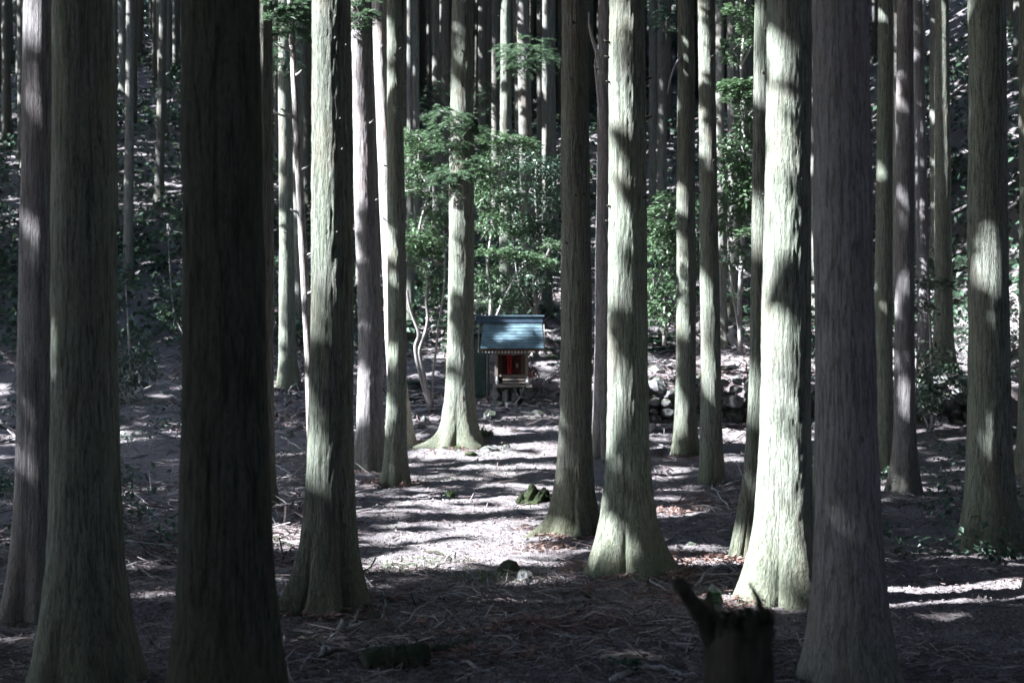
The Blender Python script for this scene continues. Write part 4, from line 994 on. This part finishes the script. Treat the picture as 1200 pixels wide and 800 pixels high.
# ------------------------------------------------------------------ litter of the forest floor
def litter(n, px0, px1, d0, d1, ln, w, rs, z=.004, up=.18):
    d = 1 / rs.uniform(1 / d1, 1 / d0, n)
    x = rs.uniform(px0 - CX, px1 - CX, n) / F * d
    a = rs.uniform(0, np.pi, n); L = ln * rs.uniform(.3, 1.3, n) ** 1.5 * (.6 + d / 25)
    D = np.stack([np.cos(a), np.sin(a), rs.normal(0, up, n)], -1)
    C = np.stack([x, d, np.zeros(n)], -1); A = C - D * L[:, None] / 2; B = C + D * L[:, None] / 2
    M_ = C + rs.normal(0, .12, (n, 3)) * L[:, None] * [1, 1, .5]
    for q in (A, B, M_): q[:, 2] += ground(q[:, 0], q[:, 1]) + z + w
    s = np.stack([-np.sin(a), np.cos(a), np.zeros(n)], -1) * (w * (.5 + d / 16) * rs.uniform(.6, 1.6, n))[:, None]
    h = np.array([0, 0, 1.]) * (w * (.5 + d / 16))[:, None] * np.ones((n, 1))
    keep = rs.random(n) < (1 - .72 * ((d > 13) & (np.abs(x - .2) < 2.2) & (d < 30))) * np.clip(2.6 * vnoise(x * .9 + 4, d * .9 + 8) - .55 + .5 * (vnoise(x * 3 + 4, d * 3) - .5), .12, 1)
    A, B, M_, s, h = A[keep], B[keep], M_[keep], s[keep], np.broadcast_to(h, A.shape)[keep]; n = len(A)
    V = np.stack([A - s, A + s, A + h, M_ - s, M_ + s, M_ + h * 1.2, B - s * .6, B + s * .6, B + h * .6], 1)
    f = np.array([[0, 3, 5, 2], [2, 5, 4, 1], [3, 6, 8, 5], [5, 8, 7, 4]])
    Q_ = (np.arange(n)[:, None, None] * 9 + f[None]).reshape(-1, 4)
    return V.reshape(-1, 3), Q_
rs = np.random.default_rng(91)
V1, Q1 = litter(28000, 250, 950, 6.3, 30, .11, .0022, rs); V2, Q2 = litter(7000, 250, 950, 6.3, 32, .34, .0042, rs, .01, .22)
V3, Q3 = litter(26000, -60, 1260, 6.3, 36, .2, .0036, rs)
V5, Q5 = litter(3500, -60, 420, 12, 36, .55, .006, rs, .01, .25)
V4, Q4 = litter(10000, 200, 1000, 27, 48, .38, .007, rs, .01, .25)
V = np.concatenate([V1, V2, V3, V4, V5]); o_ = np.cumsum([0, len(V1), len(V2), len(V3), len(V4)]); Q_ = np.concatenate([q + k for q, k in zip((Q1, Q2, Q3, Q4, Q5), o_)])
o = obj('twig_litter', mesh_np('twig_litter', V, Q_), M['litter']); tag(o, 'dense litter of grey twigs covering the forest floor', kind='stuff')
# flakes, leaves and dry reddish cedar sprays
n = 36000
d = 1 / rs.uniform(1 / 32, 1 / 6.3, n); x = rs.uniform(-600, 600, n) / F * d
C = np.stack([x, d, ground(x, d) + .008], -1); D = rs.normal(0, 1, (n, 3)) * [1, 1, .35]; N = rs.normal(0, .45, (n, 3)) + [0, 0, 1]
K = leaf_kites(C, D, N, .030, .28, rs); K = (K - C[:, None]) * (.5 + d / 16)[:, None, None] + C[:, None]
o = obj('leaf_litter', kites_mesh('leaf_litter', K), M['litter']); tag(o, 'small dry leaves and bark flakes on the forest floor', kind='stuff')
Ks = []
def red_patch(px, py, n, sx_, sy_):
    c = hit(px, py)
    for k in range(n):
        x, y = c.x + rs.normal(0, sx_), c.y + rs.normal(0, sy_)
        a = rs.uniform(0, 6.28)
        K = feather((x, y, float(ground(x, y)) + .02 + rs.random() * .03), (math.cos(a), math.sin(a), .1), rs.uniform(.12, .3), rs, 26, .005, .07); Ks.append(K)
for a in [(780, 674, 40, .22, .12), (770, 668, 25, .15, .1), (860, 708, 30, .2, .1), (640, 735, 26, .2, .08), (780, 600, 40, .4, .25), (800, 655, 30, .4, .2), (335, 600, 22, .2, .2), (740, 700, 22, .4, .2), (640, 640, 14, .15, .1), (560, 768, 16, .2, .08), (690, 725, 20, .4, .2), (860, 395, 30, .3, .2), (520, 740, 14, .5, .3), (820, 590, 30, .5, .4), (640, 455, 24, .3, .3)]:
    red_patch(*a)
for key in 'AELNRHIFO':
    T = TK[key] if key != 'S' else TK['Ss']
    for k in range(46):
        a = rs.uniform(0, 6.28); rr = T['r'] * rs.uniform(1.5, 2.9) + .03; x, y = T['base'][0] + rr * math.cos(a), T['base'][1] + rr * math.sin(a)
        b_ = a + rs.normal(1.57, .6)
        Ks.append(feather((x, y, float(ground(x, y)) + .02 + rs.random() * .04), (math.cos(b_), math.sin(b_), .12), rs.uniform(.12, .3), rs, 22, .005, .07))
o = obj('dry_cedar_sprays', kites_mesh('dry_cedar_sprays', np.concatenate(Ks)), M['litter_red']); tag(o, 'reddish brown dry cedar sprays fallen in patches', kind='stuff')

# dark undergrowth over the hillside, and far thin trunks past the ones that can be told apart
rs = np.random.default_rng(17); U = []
for k in range(2600):
    y = 35 + 70 * rs.random() ** 1.2; x = rs.uniform(-.5, .5) * y
    if y < 41 and -.03 < x / y < .14 and rs.random() < .7: continue
    z = float(ground(x, y)); w_ = rs.uniform(.5, 1.3); n = 34
    U.append(clump((x, y, z + .35), (w_, w_, rs.uniform(.3, .9)), n, .2 + y * .0015, rs, .36))
o = obj('hillside_undergrowth', kites_mesh('hillside_undergrowth', np.concatenate(U)), M['leaf_dark']); tag(o, 'dark low undergrowth covering the hillside between the trunks', kind='stuff')
mb = MB()
for k in range(800):
    y = rs.uniform(56, 118); x = rs.uniform(-.43, .43) * y * (1 if k % 3 == 0 else .5); z = float(ground(x, y)); r = rs.uniform(.1, .2)
    mb.tube([(x, y, z - .3), (x + rs.normal(0, .1), y, z + 9), (x + rs.normal(0, .3), y, z + 21)], [r, r * .8, r * .25], 7)
o = obj('far_wood', mb.mesh('far_wood', True), M['bark_far']); tag(o, 'far off thin trunks massed high on the hillside', kind='stuff')

rs = np.random.default_rng(18); U = []
for k in range(170):
    y = rs.uniform(13, 36); x = rs.choice((-1, 1)) * rs.uniform(.245, .47) * y; z = float(ground(x, y)); w_ = rs.uniform(.2, .55)
    U.append(clump((x, y, z + .12), (w_, w_, rs.uniform(.12, .4)), 46, .11, rs, .28))
for k in range(46):
    y = rs.uniform(22, 36); x = rs.uniform(-.19, -.125) * y; z = float(ground(x, y)); w_ = rs.uniform(.15, .35)
    U.append(clump((x, y, z + .06), (w_, w_, rs.uniform(.08, .2)), 22, .09, rs, .28))
o = obj('grove_undergrowth', kites_mesh('grove_undergrowth', np.concatenate(U)), M['leaf_dark']); tag(o, 'low green undergrowth scattered between the outer trunks', kind='stuff')

# ------------------------------------------------------------------ the shrine
SY = 30.6; K_ = SY / F
def sx_(px): return (px - CX) * K_
def sz_(py): return CAMZ - (py - HY) * K_
gz = float(ground(0, 31, False))
shr = thing('small_shrine', 'small wooden shrine with blue metal roof and red cloth at its door', 'shrine', (0, 31, gz))
bx0 = np.array([0, 31, gz])
def sp(name, mb, mat, parent=None, label=None, smooth=False):
    for k in range(len(mb.V)): mb.V[k] = mb.V[k] - bx0
    o = obj(name, mb.mesh(name, smooth), M[mat], parent or shr)
    if label: o['label'] = label
    return o
yf, yb = 30.75, 31.6                                   # front and back of the body
xl, xr = sx_(581), sx_(620)
zfl, ztop = sz_(449), sz_(410)
# foundation stones, each one its own part
for k, (a, b_, c, dd) in enumerate([(577, 588, 455, 470), (588, 597, 456, 470), (597, 607, 455, 470), (607, 624, 453, 468)]):
    q = obj('foundation_stone', big[k], M['stone_moss'], shr, loc=np.array([(sx_(a) + sx_(b_)) / 2, 30.82, (sz_(c) + sz_(dd)) / 2]) - bx0,
            scale=((sx_(b_) - sx_(a)) * .64, .18, (sz_(c) - sz_(dd)) * .8), rot=(0, 0, .3 * k))
for k in range(4):
    q = obj('foundation_stone', big[(k + 2) % 6], M['stone_moss'], shr, loc=np.array([xl + (xr - xl) * k / 3, 31.45, sz_(462)]) - bx0, scale=(.16, .2, .2))
sp('plinth', MB().box(((xl + xr) / 2, (yf + yb) / 2 + .05, (gz + sz_(454)) / 2 - .1), (xr - xl - .02, yb - yf - .1, sz_(454) - gz + .2)), 'stone_dark')
sp('floor_beam', MB().box(((xl + xr) / 2, (yf + yb) / 2 - .02, sz_(452)), (xr - xl + .14, yb - yf + .16, .07)), 'wood_grey')
for k, (py, yy) in enumerate([(448, 30.68), (444.5, 30.76), (441, 30.84)]):
    sp('step', MB().box(((sx_(590) + sx_(616)) / 2, yy, sz_(py)), (sx_(617) - sx_(589), .10, .04)), 'wood_grey')
for px in (581.5, 617.5):
    sp('post', MB().box((sx_(px), yf - .02, (zfl + ztop) / 2), (.075, .075, ztop - zfl)), 'wood_grey')
for px in (581.5, 617.5):
    sp('post', MB().box((sx_(px), yb, (zfl + ztop) / 2 + .1), (.075, .075, ztop - zfl + .2)), 'wood_grey')
for px in (586, 613):
    sp('wall_board', MB().box((sx_(px), yf + .13, (zfl + ztop) / 2), (.10, .02, ztop - zfl - .04)), 'wood_brown')
for s in (xl + .02, xr - .04):
    for k in range(6):
        sp('wall_board', MB().box((s, (yf + yb) / 2, zfl + .07 + k * .135), (.02, yb - yf - .09, .128)), 'wood_brown')
sp('back_wall', MB().box(((xl + xr) / 2, yb - .03, (zfl + ztop) / 2 + .1), (xr - xl - .1, .02, ztop - zfl + .2)), 'wood_brown')
sp('lintel', MB().box(((xl + xr) / 2, yf - .06, sz_(413.5)), (xr - xl + .1, .06, .07)), 'wood_grey')
sp('door_sill', MB().box(((xl + xr) / 2, yf + .1, sz_(440)), (xr - xl - .12, .08, .05)), 'wood_grey')
for k, (a, b_) in enumerate([(588, 599.5), (600, 611.5)]):
    dr = sp('door', MB().box(((sx_(a) + sx_(b_)) / 2, yf + .16, (sz_(416) + sz_(439)) / 2), (sx_(b_) - sx_(a) - .006, .025, sz_(416) - sz_(439))), 'red_dark')
    for j in range(4):
        xx = sx_(a) + (sx_(b_) - sx_(a)) * (j + .5) / 4
        sp('lattice_bar', MB().box((xx, yf + .138, (sz_(417) + sz_(438)) / 2), (.014, .016, sz_(417) - sz_(438))), 'red_dark', dr)
# cloth hung at the door, gently folded
t = np.linspace(0, 1, 12); zz = np.linspace(sz_(414), sz_(438), 8)
V = np.array([[sx_(594) + (sx_(600) - sx_(594)) * a, yf + .05 + .018 * math.sin(a * 14) + .01 * math.sin(z * 9), z] for z in zz for a in t])
I = np.arange(96).reshape(8, 12); Qf = np.stack([I[:-1, :-1], I[:-1, 1:], I[1:, 1:], I[1:, :-1]], -1).reshape(-1, 4)
mb = MB(); mb.add(V, Qf); V2_ = V + [0, .006, 0]; mb.add(V2_, Qf[:, ::-1]); sp('door_curtain', mb, 'red', smooth=True)
mb = MB(); mb.box((sx_(606), yf + .10, sz_(428)), (.06, .03, .10)); sp('wall_plaque', mb, 'wood_grey')
# roof: courses of metal sheet, ridge, verge boards, rafters with white ends
ye, ze = 30.5, CAMZ - (409 - HY) * 30.5 / F
yr, zr = 31.25, CAMZ - (378 - HY) * 31.25 / F
rxl, rxr = (563 - CX) * 30.6 / F, (637 - CX) * 30.6 / F
roof = sp('roof', MB().add([(rxl + .02, ye + .02, ze - .05), (rxr - .02, ye + .02, ze - .05), (rxr - .02, yr, zr - .05), (rxl + .02, yr, zr - .05), (rxl + .02, yb + .35, ze + .12), (rxr - .02, yb + .35, ze + .12),
                          (rxl + .02, ye + .02, ze - .02), (rxr - .02, ye + .02, ze - .02), (rxr - .02, yr, zr - .02), (rxl + .02, yr, zr - .02), (rxl + .02, yb + .35, ze + .15), (rxr - .02, yb + .35, ze + .15)],
                         [[0, 1, 2, 3], [3, 2, 5, 4], [6, 9, 8, 7], [9, 10, 11, 8], [0, 6, 7, 1], [4, 5, 11, 10], [0, 3, 9, 6], [3, 4, 10, 9], [1, 7, 8, 2], [2, 8, 11, 5]]), 'wood_brown')
NC = 9
for k in range(NC):
    a, b_ = k / NC, (k + 1) / NC
    def R_(t):  # a little concave sweep
        return (ye + (yr - ye) * t, ze + (zr - ze) * t - .035 * math.sin(math.pi * t))
    (ya, za), (yc, zc) = R_(a), R_(b_ + .12 / NC)
    xin = .012 * k * .55
    o1 = .016
    V = [(rxl + xin, ya, za + .026), (rxr - xin * .4, ya, za + .026), (rxr - xin * .4, yc, zc), (rxl + xin, yc, zc), (rxl + xin, ya, za - .008), (rxr - xin * .4, ya, za - .008), (rxr - xin * .4, yc, zc - .012), (rxl + xin, yc, zc - .012)]
    V = [(q[0] + random.uniform(-.004, .004), q[1], q[2] + o1 + random.uniform(-.003, .003)) for q in V]
    sp('roof_course', MB().add(V, [[0, 1, 2, 3], [4, 7, 6, 5], [0, 4, 5, 1], [3, 2, 6, 7], [0, 3, 7, 4], [1, 5, 6, 2]]), 'roof_metal', roof)
for k in range(6):
    a, b_ = k / 6, (k + 1) / 6; ya, za = yr + (yb + .38 - yr) * a, zr + (ze + .17 - zr) * a; yc, zc = yr + (yb + .38 - yr) * b_, zr + (ze + .17 - zr) * b_
    sp('roof_course', MB().add([(rxl, ya, za + .004), (rxr, ya, za + .004), (rxr, yc, zc + .02), (rxl, yc, zc + .02), (rxl, ya, za - .008), (rxr, ya, za - .008), (rxr, yc, zc + .004), (rxl, yc, zc + .004)], [[0, 3, 2, 1], [4, 5, 6, 7], [0, 1, 5, 4], [3, 7, 6, 2], [0, 4, 7, 3], [1, 2, 6, 5]]), 'roof_metal', roof)
mb = MB(); mb.box(((sx_(560) + sx_(636)) / 2 - .02, yr + .02, zr + .075), ((637 - 558) * K_, .2, .15)); sp('roof_ridge', mb, 'ridge_metal', roof)
mb = MB(); mb.box(((sx_(560) + sx_(636)) / 2 - .02, yr + .02, zr + .165), ((639 - 556) * K_, .25, .03)); sp('ridge_cap', mb, 'roof_metal', roof)
for s, xx in ((-1, rxl - .05), (1, rxr + .02)):
    t = np.linspace(0, 1, 9); pts = [(xx, yr + (ye + .05 - yr) * a, zr - .02 + (ze - zr) * a - .05 * math.sin(math.pi * a)) for a in t]
    mb = MB()
    V = []; 
    for p_ in pts: V += [(xx - .014, p_[1], p_[2] + .05), (xx + .014, p_[1], p_[2] + .05), (xx + .014, p_[1], p_[2] - .06), (xx - .014, p_[1], p_[2] - .06)]
    Qq = [[i * 4 + j, i * 4 + (j + 1) % 4, i * 4 + 4 + (j + 1) % 4, i * 4 + 4 + j] for i in range(8) for j in range(4)] + [[0, 3, 2, 1], [32, 33, 34, 35]]
    mb.add(V, Qq); sp('barge_board', mb, 'wood_grey', roof)
NR = 19
for k in range(NR):
    xx = rxl + .05 + (rxr - rxl - .1) * k / (NR - 1)
    mb = MB(); L = .42; sl = (zr - ze) / (yr - ye)
    V = [(xx + sx * .013, ye + .03 + yy, ze - .085 + dz + sl * yy) for yy in (0, L) for sx in (-1, 1) for dz in (0, .034)]
    mb.add(V, [[0, 1, 3, 2], [4, 6, 7, 5], [0, 4, 5, 1], [2, 3, 7, 6], [0, 2, 6, 4], [1, 5, 7, 3]]); rf = sp('rafter', mb, 'wood_brown', roof)
    mb = MB(); mb.box((xx, ye + .026, ze - .068), (.025, .006, .032)); sp('rafter_end', mb, 'white', rf)
# white vases on either side (stand on the floor beam)
for k, px in enumerate((582.5, 618.5)):
    zb = sz_(452) + .036
    prof = [(0, .028), (.02, .036), (.09, .040), (.13, .024), (.155, .018), (.175, .026)]
    mb = MB(); mb.tube([(0, 0, z) for z, _ in prof], [r_ for _, r_ in prof], 14)
    o = obj('offering_vase', mb.mesh('offering_vase', True), M['white'], loc=(sx_(px), yf - .068, zb))
    tag(o, ['white porcelain vase at the left post of the shrine', 'white porcelain vase at the right post of the shrine'][k], 'vase')
# sakaki twig with a dark red berry cluster beside the right post
rs = np.random.default_rng(5)
o = thing('offering_twigs', 'small dark red and green leafy bunch right of the shrine door', 'twig bunch', (sx_(624), yf - .02, sz_(452)))
mb = MB(); mb.tube([(0, 0, 0), (.01, 0, .15), (0, 0, .3)], [.01, .008, .005], 5); obj('stem', mb.mesh('stem'), M['wood_brown'], o)
obj('foliage', kites_mesh('foliage', clump((0, 0, .33), (.10, .09, .13), 110, .08, rs)), M['red_dark'], o)

# dark green shed behind the shrine on the left
sg = float(ground(-1.0, 31.9, False))
shed = thing('tool_shed', 'dark green sheet metal shed half hidden between central cedar and shrine', 'shed', (-1.0, 31.9, sg))
b0 = np.array([-1.0, 31.9, sg])
x0, x1 = (530 - CX) * 31.6 / F, (573 - CX) * 31.6 / F; z1 = CAMZ - (393 - HY) * 31.6 / F
def shp(name, mb, mat):
    for k in range(len(mb.V)): mb.V[k] = mb.V[k] - b0
    return obj(name, mb.mesh(name), M[mat], shed)
npn = 10; wd = (x1 - x0) / npn
for k in range(npn):
    shp('wall_panel', MB().box((x0 + wd * (k + .5), 31.6 + (.006 if k % 2 else 0), (sg + z1) / 2 - .1), (wd - .012, .03, z1 - sg + .2)), 'shed_green')
shp('side_wall', MB().box((x1 - .012, 32.1, (sg + z1) / 2 - .1), (.03, .96, z1 - sg + .18)), 'shed_green')
shp('side_wall', MB().box((x0 + .012, 32.1, (sg + z1) / 2 - .1), (.03, .96, z1 - sg + .18)), 'shed_green')
shp('back_wall', MB().box(((x0 + x1) / 2, 32.6, (sg + z1) / 2), (x1 - x0 - .06, .03, z1 - sg + .16)), 'shed_green')
shp('roof', MB().box(((x0 + x1) / 2, 32.1, z1 + .06), (x1 - x0 + .14, 1.2, .05)), 'ridge_metal')
mb = MB(); xx = (571 - CX) * 31.3 / F
mb.tube([(xx, 31.3, float(ground(xx, 31.3)) - .1), (xx, 31.3, CAMZ - (411 - HY) * 31.3 / F)], [.014, .014], 8)
o = obj('thin_pole', mb.mesh('thin_pole', True), M['wood_grey']); tag(o, 'thin pale pole standing upright left of the shrine body', 'pole')
# folded white papers on the stones left of the shrine
for k, (a, b_) in enumerate([(565.5, 460), (573, 458.5)]):
    p = hit(a, b_ + 2); V = [(-.05, 0, 0), (.0, -.02, .09), (.05, 0, .01), (.02, .03, .10), (-.03, .03, .03), (.06, .03, .08)]
    o = obj('paper_streamer', mesh_np('paper_streamer', np.array(V) + [0, 0, .0], None, [[0, 2, 1], [1, 2, 3], [0, 1, 4], [2, 5, 3]]), M['paper'], loc=p)
    m_ = o.modifiers.new('thickness', 'SOLIDIFY'); m_.thickness = .004
    tag(o, ['crumpled white paper on the ground left of the shrine, left one', 'crumpled white paper on the ground left of the shrine, right one'][k], 'paper')
